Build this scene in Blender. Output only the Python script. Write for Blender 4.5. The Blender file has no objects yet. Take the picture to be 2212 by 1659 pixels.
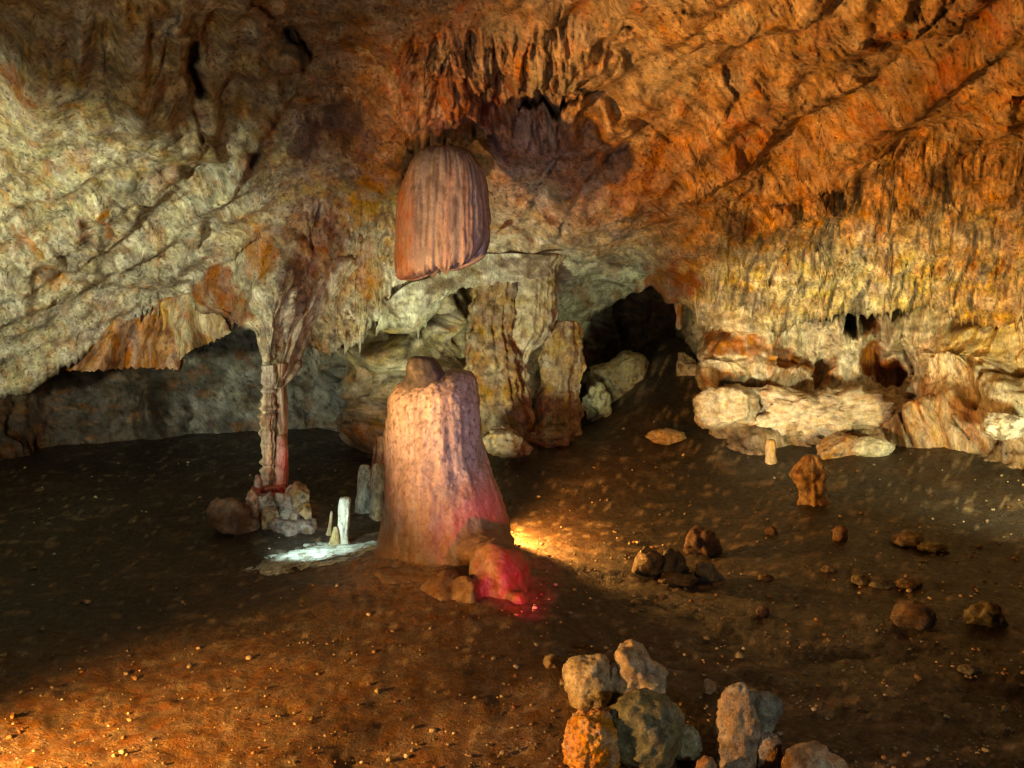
import bpy, math, random
import numpy as np
from mathutils import Vector

random.seed(7)
S = bpy.context.scene
COL = S.collection
# ------------------------------------------------------------------ camera
F, W2, H2 = 1915.0, 1106.0, 829.5          # focal length and centre in photo units (2212 x 1659)
PITCH = math.atan((H2 - 620.0) / F)
CAMZ = 1.6
cp, sp = math.cos(PITCH), math.sin(PITCH)
cam = bpy.data.objects.new('camera', bpy.data.cameras.new('camera'))
COL.objects.link(cam)
cam.location = (0, 0, CAMZ)
cam.rotation_euler = (math.pi/2 - PITCH, 0, 0)
cam.data.sensor_width = 36.0
cam.data.lens = 36.0 * F / (2*W2)
cam.data.clip_start = 0.02
cam.data.clip_end = 200
S.camera = cam

def ray(px, py):
    x = (np.asarray(px, float) - W2) / F
    z = -(np.asarray(py, float) - H2) / F
    return x + 0*z, cp + sp*z + 0*x, -sp + cp*z + 0*x

def at_y(px, py, Y):                        # world point on the ray at distance Y into the cave
    dx, dy, dz = ray(px, py)
    t = np.asarray(Y, float) / dy
    return np.stack([dx*t, dy*t, CAMZ + dz*t], -1)

# ------------------------------------------------------------------ noise
_rs = np.random.RandomState(3)
PERM = _rs.permutation(256)
PERM = np.concatenate([PERM, PERM, PERM])
G = _rs.normal(size=(256, 3)); G /= np.linalg.norm(G, axis=1)[:, None]

def perlin(p):
    p = np.asarray(p, float)
    i = np.floor(p).astype(np.int64); f = p - i
    u = f*f*f*(f*(f*6-15)+10)
    i &= 255
    out = 0
    for a in (0, 1):
        wx = u[..., 0] if a else 1-u[..., 0]
        A = PERM[(i[..., 0]+a) & 255]
        for b in (0, 1):
            wy = u[..., 1] if b else 1-u[..., 1]
            B = PERM[(A + i[..., 1] + b) & 255]
            for c in (0, 1):
                wz = u[..., 2] if c else 1-u[..., 2]
                g = G[PERM[(B + i[..., 2] + c) & 255]]
                d = g[..., 0]*(f[..., 0]-a) + g[..., 1]*(f[..., 1]-b) + g[..., 2]*(f[..., 2]-c)
                out = out + wx*wy*wz*d
    return out*1.5

def fbm(p, o=4, gain=.5):
    p = np.asarray(p, float); s = 0; a = 1.0
    for k in range(o):
        s = s + a*perlin(p + 17.3*k); p = p*2.03; a *= gain
    return s

def ridged(p, o=4, gain=.55):
    p = np.asarray(p, float); s = 0; a = 1.0; n = 0
    for k in range(o):
        s = s + a*(1-np.abs(perlin(p + 11.7*k))*2); n += a; p = p*2.05; a *= gain
    return s/n

def n2(x, y, z=0.0, o=3):                   # noise on two plane coordinates
    return fbm(np.stack([x, y, 0*x + z], -1), o)

def sstep(a, b, x):
    t = np.clip((x-a)/(b-a), 0, 1)
    return t*t*(3-2*t)

def seg_dist(x, y, pts):
    d = np.full(np.shape(x), 1e9)
    for (ax, ay), (bx, by) in zip(pts[:-1], pts[1:]):
        vx, vy = bx-ax, by-ay
        t = np.clip(((x-ax)*vx + (y-ay)*vy)/(vx*vx+vy*vy+1e-9), 0, 1)
        d = np.minimum(d, np.hypot(x-ax-t*vx, y-ay-t*vy))
    return d

def poly_sd(x, y, pts):                     # positive inside
    ins = np.zeros(np.shape(x), bool)
    q = pts + [pts[0]]
    for (ax, ay), (bx, by) in zip(q[:-1], q[1:]):
        if ay != by:
            c = ((ay > y) != (by > y)) & (x < (bx-ax)*(y-ay)/(by-ay) + ax)
            ins ^= c
    d = seg_dist(x, y, q)
    return np.where(ins, d, -d)

def seg_side(x, y, pts):                     # distance to a polyline and the side (left of travel: +1)
    d = np.full(np.shape(x), 1e9); sd = np.ones(np.shape(x))
    for (ax, ay), (bx, by) in zip(pts[:-1], pts[1:]):
        vx, vy = bx-ax, by-ay
        t = np.clip(((x-ax)*vx + (y-ay)*vy)/(vx*vx+vy*vy+1e-9), 0, 1)
        dd = np.hypot(x-ax-t*vx, y-ay-t*vy)
        c = np.where((vx*(y-ay) - vy*(x-ax)) > 0, -1.0, 1.0)
        sd = np.where(dd < d, c, sd); d = np.minimum(d, dd)
    return d, sd

def ell(x, y, cx, cy, rx, ry, ang=0):
    a = math.radians(ang); c, s = math.cos(a), math.sin(a)
    u = ((x-cx)*c + (y-cy)*s)/rx; v = (-(x-cx)*s + (y-cy)*c)/ry
    return np.hypot(u, v)

def mix(C, m, col):
    m = np.clip(m, 0, 1)[..., None]
    return C*(1-m) + np.array(col)*m

def rbf(ctrl, x, y, s=1.0):                 # smooth surface through control points (thin plate)
    c = np.array(ctrl, float)
    X = c[:, :2]/300.0; V = c[:, 2:]
    def K(r): return r*r*np.log(r+1e-6)
    n = len(X)
    A = np.zeros((n+3, n+3))
    A[:n, :n] = K(np.linalg.norm(X[:, None]-X[None], axis=2)) + s*1e-2*np.eye(n)
    A[:n, n] = 1; A[:n, n+1:] = X; A[n, :n] = 1; A[n+1:, :n] = X.T
    b = np.zeros((n+3, V.shape[1])); b[:n] = V
    w = np.linalg.solve(A, b)
    q = np.stack([np.ravel(x), np.ravel(y)], -1)/300.0
    out = np.zeros((len(q), V.shape[1]))
    for k in range(n):
        out += K(np.linalg.norm(q-X[k], axis=1))[:, None]*w[k]
    out += w[n] + q@w[n+1:]
    return out.reshape(np.shape(x) + (V.shape[1],))

def idw(ctrl, x, y, p=2.6):
    num = 0; den = 0
    for cx, cy, col in ctrl:
        w = 1/(((x-cx)**2+(y-cy)**2)/1e4 + .05)**(p/2)
        num = num + w[..., None]*np.array(col); den = den + w
    return num/den[..., None]

# ------------------------------------------------------------------ palette (true mineral colours)
CREAM = (.56, .47, .31); PALE = (.62, .56, .40); TAN = (.38, .28, .16); OCHRE = (.34, .21, .08)
RUST = (.27, .085, .018); RUSTL = (.40, .16, .04); BROWN = (.13, .075, .035); DARK = (.045, .034, .024)
GREY = (.30, .29, .25); MAROON = (.17, .065, .035); MUD = (.040, .026, .016); ORANGE = (.48, .26, .09)
SLATE = (.16, .16, .17)

# ------------------------------------------------------------------ materials
def rock_mat(name, rough=.72, bump=.5, scale=1.0, speck=.35, wet=0.0, spec=.35, var=.45, streak=None, flow=0.0):
    m = bpy.data.materials.new(name); m.use_nodes = True
    nt = m.node_tree; nd = nt.nodes; L = nt.links
    for n in list(nd): nd.remove(n)
    out = nd.new('ShaderNodeOutputMaterial'); b = nd.new('ShaderNodeBsdfPrincipled')
    L.new(b.outputs[0], out.inputs[0])
    at = nd.new('ShaderNodeAttribute'); at.attribute_name = 'Col'
    tc = nd.new('ShaderNodeNewGeometry')
    mp = nd.new('ShaderNodeMapping'); L.new(tc.outputs['Position'], mp.inputs['Vector'])
    mp.inputs['Scale'].default_value = streak or (1, 1, 1)
    def noise(sc, det=6, ro=.6, dist=0.0, src=None):
        n = nd.new('ShaderNodeTexNoise'); n.inputs['Scale'].default_value = sc*scale
        n.inputs['Detail'].default_value = det; n.inputs['Roughness'].default_value = ro
        n.inputs['Distortion'].default_value = dist
        L.new((src or mp.outputs[0]), n.inputs['Vector']); return n.outputs['Fac']
    def mrange(src, a, bb, c, d):
        n = nd.new('ShaderNodeMapRange'); n.inputs[1].default_value = a; n.inputs[2].default_value = bb
        n.inputs[3].default_value = c; n.inputs[4].default_value = d; L.new(src, n.inputs[0]); return n.outputs[0]
    def math_(op, a, bb):
        n = nd.new('ShaderNodeMath'); n.operation = op
        for k, v in ((0, a), (1, bb)):
            if isinstance(v, (int, float)): n.inputs[k].default_value = v
            else: L.new(v, n.inputs[k])
        return n.outputs[0]
    big = noise(9, 8, .65, .15); fine = noise(46, 5, .6); grain = noise(150, 3, .6)
    f1 = mrange(big, .3, .7, 1-var, 1+var)
    f2 = mrange(fine, .3, .7, 1-var*.7, 1+var*.7)
    # dark pits and mineral specks
    pit = mrange(noise(34, 3, .7, .3), .56, .66, 1, 1-speck)
    pit2 = mrange(grain, .58, .7, 1, 1-speck*.7)
    f = math_('MULTIPLY', math_('MULTIPLY', f1, f2), math_('MULTIPLY', pit, pit2))
    mx = nd.new('ShaderNodeMix'); mx.data_type = 'RGBA'; mx.blend_type = 'MULTIPLY'
    mx.inputs['Factor'].default_value = 1
    L.new(at.outputs['Color'], mx.inputs['A']); L.new(f, mx.inputs['B'])
    # hue drift between warm and grey
    hs = nd.new('ShaderNodeHueSaturation'); L.new(mx.outputs['Result'], hs.inputs['Color'])
    L.new(mrange(noise(5, 5, .6, .4), .3, .7, .55, 1.35), hs.inputs['Saturation'])
    L.new(mrange(noise(7, 4, .6, .4), .3, .7, .485, .515), hs.inputs['Hue'])
    L.new(hs.outputs[0], b.inputs['Base Color'])
    L.new(mrange(noise(12, 5, .6), .35, .65, max(.08, rough-.18), min(1, rough+.15)), b.inputs['Roughness'])
    b.inputs['Specular IOR Level'].default_value = spec
    if wet:
        b.inputs['Coat Weight'].default_value = wet; b.inputs['Coat Roughness'].default_value = .16
    h = math_('ADD', math_('MULTIPLY', big, 1.0), math_('MULTIPLY', fine, .42))
    h = math_('ADD', h, math_('MULTIPLY', grain, .16))
    h = math_('ADD', h, math_('MULTIPLY', pit, .25))
    bp = nd.new('ShaderNodeBump'); bp.inputs['Strength'].default_value = bump
    bp.inputs['Distance'].default_value = .05/scale
    L.new(h, bp.inputs['Height']); L.new(bp.outputs[0], b.inputs['Normal'])
    if wet: L.new(bp.outputs[0], b.inputs['Coat Normal'])
    return m

M_CEIL = rock_mat('limestone_ceiling', .75, .45, 1.15, .70, var=.42)
M_WALL = rock_mat('limestone_wall', .75, .6, 1.2, .40, var=.36)
M_FLOW = rock_mat('flowstone', .6, .55, 2.2, .5, .15, streak=(1, 1, .25))
M_FLOOR = rock_mat('wet_mud_floor', .5, 1.0, 2.4, .6, .12, spec=.4, var=.6)
M_ROCK = rock_mat('loose_rock', .62, .7, 3.0, .45, .12)
M_WET = rock_mat('wet_calcite', .22, .6, 3.0, .3, .8, spec=.7)

# ------------------------------------------------------------------ mesh making
def mesh_obj(name, V, faces, C, mat, parent=None, smooth=True):
    me = bpy.data.meshes.new(name)
    V = np.asarray(V, np.float32).reshape(-1, 3)
    me.vertices.add(len(V)); me.vertices.foreach_set('co', V.ravel())
    fa = np.asarray(faces, np.int32)
    k = fa.shape[1]
    me.loops.add(fa.size); me.loops.foreach_set('vertex_index', fa.ravel())
    me.polygons.add(len(fa)); me.polygons.foreach_set('loop_start', np.arange(0, fa.size, k, dtype=np.int32))
    me.polygons.foreach_set('loop_total', np.full(len(fa), k, np.int32))
    me.update(calc_edges=True); me.validate()
    ca = me.color_attributes.new('Col', 'FLOAT_COLOR', 'POINT')
    C = np.clip(np.asarray(C, np.float32).reshape(-1, 3), .004, .85)
    C4 = np.concatenate([C, np.ones((len(C), 1), np.float32)], 1)
    ca.data.foreach_set('color', C4.ravel())
    if smooth: me.polygons.foreach_set('use_smooth', np.ones(len(fa), bool))
    me.materials.append(mat)
    o = bpy.data.objects.new(name, me); COL.objects.link(o)
    if parent: o.parent = parent; o.matrix_parent_inverse = parent.matrix_world.inverted()
    return o

def grid_faces(nr, nc, flip=False, wrap=False):
    r = np.arange(nr-1)[:, None]; c = np.arange(nc if wrap else nc-1)[None]
    c1 = (c+1) % nc
    f = np.stack([r*nc+c+0*r, r*nc+c1+0*r, (r+1)*nc+c1, (r+1)*nc+c], -1).reshape(-1, 4)
    return f[:, ::-1] if flip else f

def normals(P):
    du = np.gradient(P, axis=1); dv = np.gradient(P, axis=0)
    n = np.cross(du, dv); n /= np.linalg.norm(n, axis=-1)[..., None]+1e-12
    tocam = np.array([0, 0, CAMZ]) - P
    s = np.sign((n*tocam).sum(-1)); s[s == 0] = 1
    return n*s[..., None]

def smooth_n(n, k=4):
    for _ in range(k):
        n = (n + np.roll(n, 1, 0) + np.roll(n, -1, 0) + np.roll(n, 1, 1) + np.roll(n, -1, 1))/5
        n /= np.linalg.norm(n, axis=-1)[..., None]+1e-12
    return n

def tag(o, label, cat, group=None):
    o['label'] = label; o['category'] = cat
    if group: o['group'] = group
    return o
def struct(o, label=None):
    o['kind'] = 'structure'
    if label: o['label'] = label
    return o
def thing(name, loc, label, cat, group=None):
    o = bpy.data.objects.new(name, None); COL.objects.link(o); o.location = loc
    o.empty_display_size = .1
    bpy.context.view_layer.update()
    return tag(o, label, cat, group)

def interp(xs, pts):
    p = np.array(sorted(pts), float)
    return np.interp(xs, p[:, 0], p[:, 1])

# ------------------------------------------------------------------ floor heights
def floor_h(x, y):
    x = np.asarray(x, float); y = np.asarray(y, float)
    z = 0.05*n2(x*.7, y*.7, 1.0, 3) + 0.018*n2(x*3.2, y*3.2, 2.0, 3)
    z = z + .13*np.maximum(0, y-5.6)*sstep(.2, 2.0, x)                      # ground climbs on the right
    z = z + .68*np.exp(-(((x-1.55)/.75)**2 + ((y-9.0)/1.3)**2))             # slope into the recess
    r = np.hypot(x+.36, (y-4.72)*1.08)                                      # mound and skirt of the big stalagmite
    r = r + .05*n2(x*2.6, y*2.6, 5.0, 2)
    z = z + .10*np.exp(-(r/.85)**2) + .075*np.exp(-np.maximum(0, r-.33)/.16)
    z = z + .28*np.exp(-(((x-.25)/.9)**2 + ((y-7.3)/1.0)**2))
    z = z + .30*np.exp(-(((x-4.1)/1.3)**2 + ((y-7.0)/1.5)**2))
    z = z + .07*np.exp(-(((x+.30)/1.0)**2 + ((y-4.0)/.55)**2))
    z = z + .10*np.exp(-(((x+1.55)/.45)**2 + ((y-5.6)/.4)**2))              # mound under the column
    z = z + .05*np.exp(-(((x+2.6)/1.0)**2 + ((y-3.0)/.4)**2))
    z = z + .05*np.exp(-(((x-.55)/.5)**2 + ((y-3.2)/.3)**2))
    return z

def on_floor(px, py):
    dx, dy, dz = [float(v) for v in ray(px, py)]
    t = 1.0
    while t < 14:
        if CAMZ + dz*t <= float(floor_h(dx*t, dy*t)): break
        t += .02
    return Vector((dx*t, dy*t, float(floor_h(dx*t, dy*t))))

# floor sheet: rows follow distance, columns fan out
def build_floor():
    ys = [1.1]
    while ys[-1] < 13.5: ys.append(ys[-1]*1.0105)
    ys = np.array(ys); us = np.linspace(-1.15, 1.15, 620)
    Y, U = np.meshgrid(ys, us, indexing='ij'); X = U*(Y+.8)
    Z = floor_h(X, Y)
    Z = Z + .010*ridged(np.stack([X*5, Y*5, 0*X], -1), 4)
    Z = Z + .006*n2(X*16, Y*16, 3, 3) + .004*n2(X*40, Y*34, 4, 2)
    # old drip ripples running across the mud on the right
    Z = Z + .006*n2(X*2.2 + 2*Y, Y*22, 6, 2)*sstep(-.2, .8, X)
    P = np.stack([X, Y, Z], -1)
    C = np.broadcast_to(np.array(MUD), P.shape).copy()
    a = n2(X*.8, Y*.8, 7, 4)
    C = mix(C, sstep(.1, 1.0, X - .1*(Y-4))*.8, (.026, .022, .017))
    C = mix(C, sstep(.0, .5, a)*.6, (.065, .033, .015))
    C = mix(C, sstep(.05, .5, -a)*.8, (.034, .027, .019))
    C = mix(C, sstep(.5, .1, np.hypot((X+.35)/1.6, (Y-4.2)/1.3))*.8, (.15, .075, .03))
    C = mix(C, sstep(1.5, .4, np.hypot((X+1.4)/1.8, (Y-2.9)/.9))*.75, (.19, .095, .03))  # warm pool of orange lamplight put into the mud colour
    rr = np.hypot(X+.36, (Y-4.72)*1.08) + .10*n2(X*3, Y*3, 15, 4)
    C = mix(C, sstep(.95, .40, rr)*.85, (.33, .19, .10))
    C = mix(C, sstep(.30, .55, n2(X*4, Y*9, 12, 4))*.7, (.16, .11, .065))
    C = mix(C, sstep(.45, .60, n2(X*13, Y*17, 14, 3))*.75, (.30, .22, .13))
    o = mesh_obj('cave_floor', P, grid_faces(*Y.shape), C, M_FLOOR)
    struct(o)
build_floor()

# ------------------------------------------------------------------ ceiling
LIP = [(-700, 900), (-300, 880), (0, 850), (60, 838), (130, 780), (210, 735), (260, 700), (330, 672), (430, 650),
       (500, 690), (535, 700), (556, 748), (567, 800), (621, 800), (634, 748), (662, 735), (720, 745), (780, 720), (800, 690), (850, 680), (900, 690),
       (950, 655), (1000, 622), (1100, 612), (1180, 650), (1200, 702), (1250, 682), (1300, 655), (1350, 632), (1405, 602), (1440, 640), (1480, 652), (1510, 672),
       (1530, 700), (1600, 712), (1700, 690), (1800, 676), (1900, 662), (2000, 650), (2100, 690), (2212, 690), (2800, 690)]
CD = [  # (px, py, distance)
    (-600, -500, 2.6), (200, -500, 2.7), (1100, -500, 2.9), (2000, -500, 2.8), (2700, -500, 2.6),
    (-500, 0, 3.8), (0, 0, 4.0), (300, 0, 4.0), (550, 0, 4.5), (800, 0, 4.6), (1100, 0, 4.5), (1400, 0, 4.3), (1800, 0, 4.1), (2212, 0, 3.9), (2700, 0, 3.4),
    (-500, 300, 5.0), (0, 300, 5.3), (300, 300, 5.2), (550, 250, 5.5), (750, 280, 5.8), (950, 290, 5.5), (1150, 280, 5.9), (1400, 280, 5.9), (1800, 280, 5.7), (2212, 280, 5.2), (2700, 250, 4.3),
    (-500, 520, 5.8), (0, 520, 6.2), (250, 520, 6.4), (560, 540, 6.3), (800, 500, 6.7), (1000, 480, 6.9), (1200, 480, 6.9), (1450, 480, 6.9), (1800, 480, 6.8), (2212, 480, 6.3), (2700, 480, 5.0),
    (-500, 760, 6.3), (0, 760, 6.9), (200, 680, 7.1), (420, 630, 7.1), (590, 690, 5.98), (590, 790, 5.98), (700, 690, 6.8), (870, 660, 7.2), (1100, 590, 7.5), (1180, 560, 7.5), (1300, 545, 7.5), (1400, 570, 7.5), (1220, 690, 9.0), (1300, 640, 8.9), (1390, 605, 8.2), (1450, 645, 7.9), (1500, 600, 7.4), (590, 600, 6.05), (520, 660, 6.3), (660, 665, 6.3), (1700, 660, 7.3), (2000, 640, 7.0), (2212, 660, 6.6), (2700, 660, 5.4)]

CEIL_COL = [
    (0, 0, OCHRE), (150, 150, (.33, .24, .11)), (330, 120, (.44, .34, .17)), (350, 300, (.46, .37, .21)), (100, 330, (.34, .27, .14)),
    (550, 150, (.28, .21, .12)), (620, 20, (.22, .12, .06)), (560, 300, (.34, .29, .17)), (780, 80, (.26, .12, .05)), (750, 250, (.22, .12, .05)),
    (800, 350, (.36, .20, .06)), (700, 420, (.38, .26, .11)), (950, 120, (.28, .14, .09)), (1100, 60, (.30, .20, .13)), (1000, 240, (.30, .13, .08)), (1200, 180, (.36, .27, .20)),
    (1300, 80, (.30, .23, .17)), (1420, 180, (.48, .37, .24)), (1500, 80, (.46, .33, .19)), (1600, 200, (.36, .22, .10)), (1800, 100, (.40, .25, .11)), (2100, 80, (.30, .17, .08)), (1300, 320, (.48, .28, .12)),
    (1250, 420, (.42, .25, .14)), (1400, 430, (.46, .26, .10)), (1450, 350, (.42, .22, .08)), (1700, 330, (.40, .22, .08)), (1900, 400, (.50, .29, .11)), (2150, 300, (.48, .27, .09)), (2100, 500, (.50, .30, .11)), (1700, 500, (.50, .30, .12)),
    (1150, 380, (.42, .29, .22)), (1120, 520, (.54, .38, .22)), (1300, 520, (.54, .37, .20)), (1000, 600, PALE), (1100, 570, (.58, .47, .32)), (1230, 640, (.52, .53, .40)), (1300, 610, (.50, .52, .38)), (1370, 595, (.46, .46, .32)),
    (0, 480, CREAM), (150, 420, (.50, .43, .26)), (250, 540, CREAM), (420, 430, (.52, .46, .30)), (480, 400, (.44, .42, .30)), (100, 620, CREAM), (300, 620, (.46, .42, .33)), (30, 760, (.40, .34, .22)),
    (200, 720, (.44, .36, .28)), (420, 560, (.48, .42, .30)), (540, 500, (.46, .36, .22)), (590, 650, (.54, .49, .33)), (590, 740, (.56, .50, .34)), (700, 520, (.42, .25, .12)), (760, 600, (.42, .28, .13)), (820, 460, (.42, .28, .10)), (830, 560, (.38, .23, .09)), (700, 660, (.50, .42, .28)), (850, 660, PALE),
    (1600, 610, (.52, .38, .12)), (1750, 620, (.56, .45, .18)), (1950, 610, (.54, .42, .12)), (2150, 600, (.48, .28, .08)), (1850, 660, (.58, .50, .30)), (1600, 680, (.52, .44, .26)), (1480, 560, (.40, .20, .07))]

CRACKS = [  # polyline, width in photo units, depth in metres
    ([(395, -20), (387, 20), (363, 67), (360, 117), (343, 157), (307, 203), (303, 260), (293, 305)], 4, .05),
    ([(407, 277), (367, 302), (333, 313)], 4, .05), ([(430, 297), (383, 337), (353, 360), (310, 383)], 4, .05),
    ([(207, 43), (195, 95), (180, 130)], 6, .06), ([(217, 67), (225, 140), (233, 217), (250, 255)], 8, .06),
    
    ([(432, 110), (420, 150), (436, 200)], 22, .22), ([(625, 70), (655, 110), (655, 150)], 20, .16),
    ([(313, 436), (360, 425), (402, 408), (425, 370), (434, 318)], 6, .07),
    
    ([(535, 335), (550, 320)], 14, .14), ([(583, 262), (592, 270)], 9, .10),
    ([(20, 180), (18, 240), (26, 310)], 3, .03), ([(300, 440), (296, 480)], 3, .03),
    ([(740, 295), (850, 296), (865, 270), (857, 215)], 4, .05),
    ([(895, 310), (880, 350), (862, 420)], 8, .08),
    ([(1135, 240), (1160, 243), (1200, 238), (1245, 228)], 15, .28), ([(1240, 228), (1292, 216)], 9, .2),
    ([(1345, 65), (1310, 120), (1270, 140)], 7, .05), ([(1345, 130), (1320, 170), (1295, 196)], 4, .04),
    ([(1218, 310), (1190, 370), (1150, 410), (1100, 480), (1060, 535)], 6, .07),
    ([(1150, 285), (1110, 320), (1068, 345)], 3, .03), ([(1365, 320), (1290, 370), (1240, 430), (1210, 480), (1195, 520)], 8, .07),
    ([(1560, 365), (1450, 440), (1330, 470)], 4, .03),
    ([(2070, -10), (2030, 20), (1990, 50), (1960, 85), (1935, 130), (1905, 165), (1870, 195), (1740, 220), (1700, 260), (1650, 315), (1600, 350), (1540, 400)], 8, .10),
    ([(2040, 20), (2000, 85), (1950, 145)], 4, .05), ([(1785, -10), (1770, 40), (1765, 90), (1768, 140)], 7, .08), ([(2090, 60), (2050, 85), (2035, 90)], 9, .10),
    ([(1640, 45), (1600, 90), (1570, 130), (1555, 180)], 3, .03), ([(1545, 205), (1590, 228), (1565, 268)], 3, .03),
    ([(1745, 215), (1720, 245)], 8, .08), ([(2130, 170), (2100, 200), (2050, 240), (1960, 305)], 4, .05), ([(1965, 240), (1968, 270), (1955, 300)], 7, .06),
    ([(2160, 110), (2165, 140)], 9, .05), ([(2068, 110), (2070, 160)], 5, .04),
    ([(1640, 355), (1625, 400), (1560, 440)], 6, .05), ([(1645, 380), (1640, 460), (1635, 500)], 6, .05), ([(1560, 450), (1540, 500)], 8, .06),
    ([(1995, 430), (2005, 470), (2020, 540)], 9, .07), ([(2045, 345), (2040, 400), (2060, 450), (2090, 500)], 6, .05), ([(2200, 280), (2205, 340)], 5, .05), ([(1820, 470), (1828, 540)], 3, .03),
    ([(1910, 420), (1908, 460)], 4, .03), ([(1140, 580), (1180, 563), (1240, 556), (1300, 560), (1350, 582), (1400, 588)], 5, .10), ([(850, 640), (887, 612), (930, 604), (985, 560)], 4, .05), ([(1475, 20), (1560, 18)], 6, .05), ([(1400, 10), (1380, 60), (1340, 70)], 6, .06), ([(1220, 0), (1205, 50), (1190, 90), (1170, 210)], 5, .06)]

LEDGES = [
    ([(2100, -30), (1990, 50), (1930, 140), (1870, 195), (1740, 225), (1640, 330), (1540, 400), (1430, 450), (1330, 470)], -1, .16, 160),
    ([(1390, 280), (1290, 370), (1240, 430), (1200, 500), (1160, 565)], -1, .14, 120),
    ([(1225, 300), (1190, 370), (1120, 450), (1050, 540)], 1, .14, 130),
    ([(2260, 160), (2100, 230), (1960, 300), (1850, 350), (1740, 410), (1620, 430)], 1, .18, 150),
    ([(518, 365), (483, 440), (435, 520)], -1, .14, 90),
    ([(436, 310), (402, 408), (313, 440), (250, 520), (130, 600), (40, 640)], -1, .16, 140),
    ([(430, -40), (424, 80), (407, 167), (428, 295)], -1, .20, 170),
    ([(600, 40), (645, 75), (667, 130), (640, 200), (560, 300), (480, 400)], -1, .22, 130),
    ([(-60, 720), (150, 640), (300, 625), (430, 600), (520, 540)], 1, .15, 110),
    ([(-60, 820), (100, 745), (210, 705), (330, 655)], 1, .10, 60),
    ([(1500, 665), (1650, 628), (1760, 604), (1870, 588), (1960, 592), (2080, 612), (2260, 585)], 1, .14, 70),
    ([(205, -40), (215, 70), (235, 220), (290, 300)], 1, .08, 90),
    ([(730, 300), (860, 296), (900, 320), (870, 420)], -1, .10, 80),
    ([(1330, 70), (1290, 150), (1300, 200), (1180, 240)], 1, .14, 130),
    ([(1640, 40), (1570, 130), (1560, 200), (1590, 235), (1540, 300)], -1, .08, 120),
    ([(640, 470), (680, 450), (735, 470), (745, 560)], -1, .10, 70)]
STAINS_AND_SHADE = [(965, 340, 105, 60, 0, (.05, .045, .045), .85),  # cx, cy, rx, ry, angle, colour, strength; first is painted socket shade
    (33, 177, 40, 28, 20, RUST, .8), (230, 465, 10, 30, 5, RUSTL, .9), (180, 478, 12, 30, 25, RUST, .6), (50, 515, 16, 34, -35, RUSTL, .8), (80, 540, 14, 20, 10, RUSTL, .5),
    (560, 545, 38, 62, 12, RUSTL, .8), (117, 600, 34, 34, 20, RUSTL, .55), (467, 610, 30, 52, 0, RUST, .85), (500, 672, 45, 40, 0, RUST, .8), (360, 370, 40, 25, -25, (.36, .2, .13), .6),
    (710, 480, 40, 45, 0, RUST, .55), (690, 560, 26, 50, 5, RUST, .6), (740, 590, 30, 50, 10, RUSTL, .6), (620, 500, 40, 14, 5, RUST, .5), (800, 400, 40, 90, 25, (.45, .22, .03), .7), (790, 590, 30, 60, 0, RUSTL, .6),
    (940, 180, 14, 70, -25, RUST, .75), (1055, 235, 22, 45, 20, (.16, .03, .01), .9), (1130, 120, 22, 60, 5, RUSTL, .6), (980, 200, 28, 40, 0, RUST, .5), (1010, 20, 30, 25, 0, RUST, .7), (870, 150, 20, 60, -25, (.2, .05, .025), .7), (1250, 40, 25, 40, 0, RUST, .5),
    (750, 250, 50, 60, 0, (.09, .05, .025), .8), (650, 293, 42, 40, 0, (.1, .05, .03), .8), (640, 100, 32, 46, -25, (.07, .06, .05), .8), (260, 395, 55, 22, 0, (.13, .12, .08), .6),  # last two: boulder's shaded edge and a shade patch, painted in
    (1900, 80, 70, 25, -25, RUST, .5), (2060, 150, 70, 45, -20, RUST, .55), (1970, 190, 60, 40, -30, BROWN, .55), (1740, 60, 60, 40, 0, RUST, .35), (1640, 260, 90, 18, -20, RUST, .5), (1600, 330, 80, 30, -20, RUST, .4), (1380, 390, 90, 60, -10, (.42, .17, .04), .5), (1880, 270, 50, 40, 0, RUST, .4), (2150, 20, 50, 40, 0, RUST, .6),
    (1455, 615, 60, 36, 0, RUST, .85), (1420, 190, 70, 60, 0, (.42, .36, .28), .5), (1220, 170, 18, 40, 10, GREY, .5), (1160, 170, 20, 50, 0, GREY, .6), (1080, 60, 40, 30, 0, GREY, .4)]

def streaks(PX, PY, lean, fx, fy, seed, lo, hi):
    u = PX + lean*PY + 10*n2(PX/90, PY/60, seed+.5, 2)
    return sstep(lo, hi, n2(u/fx, PY/fy, seed, 3))

def veins(PX, PY, sc, seed, w):                # thin wandering cracks
    n = n2(PX/sc, PY/sc, seed, 4)
    m = sstep(-.05, .35, n2(PX/(sc*1.6), PY/(sc*1.6), seed+3, 2))
    return sstep(w, w*.25, np.abs(n))*m

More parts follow.
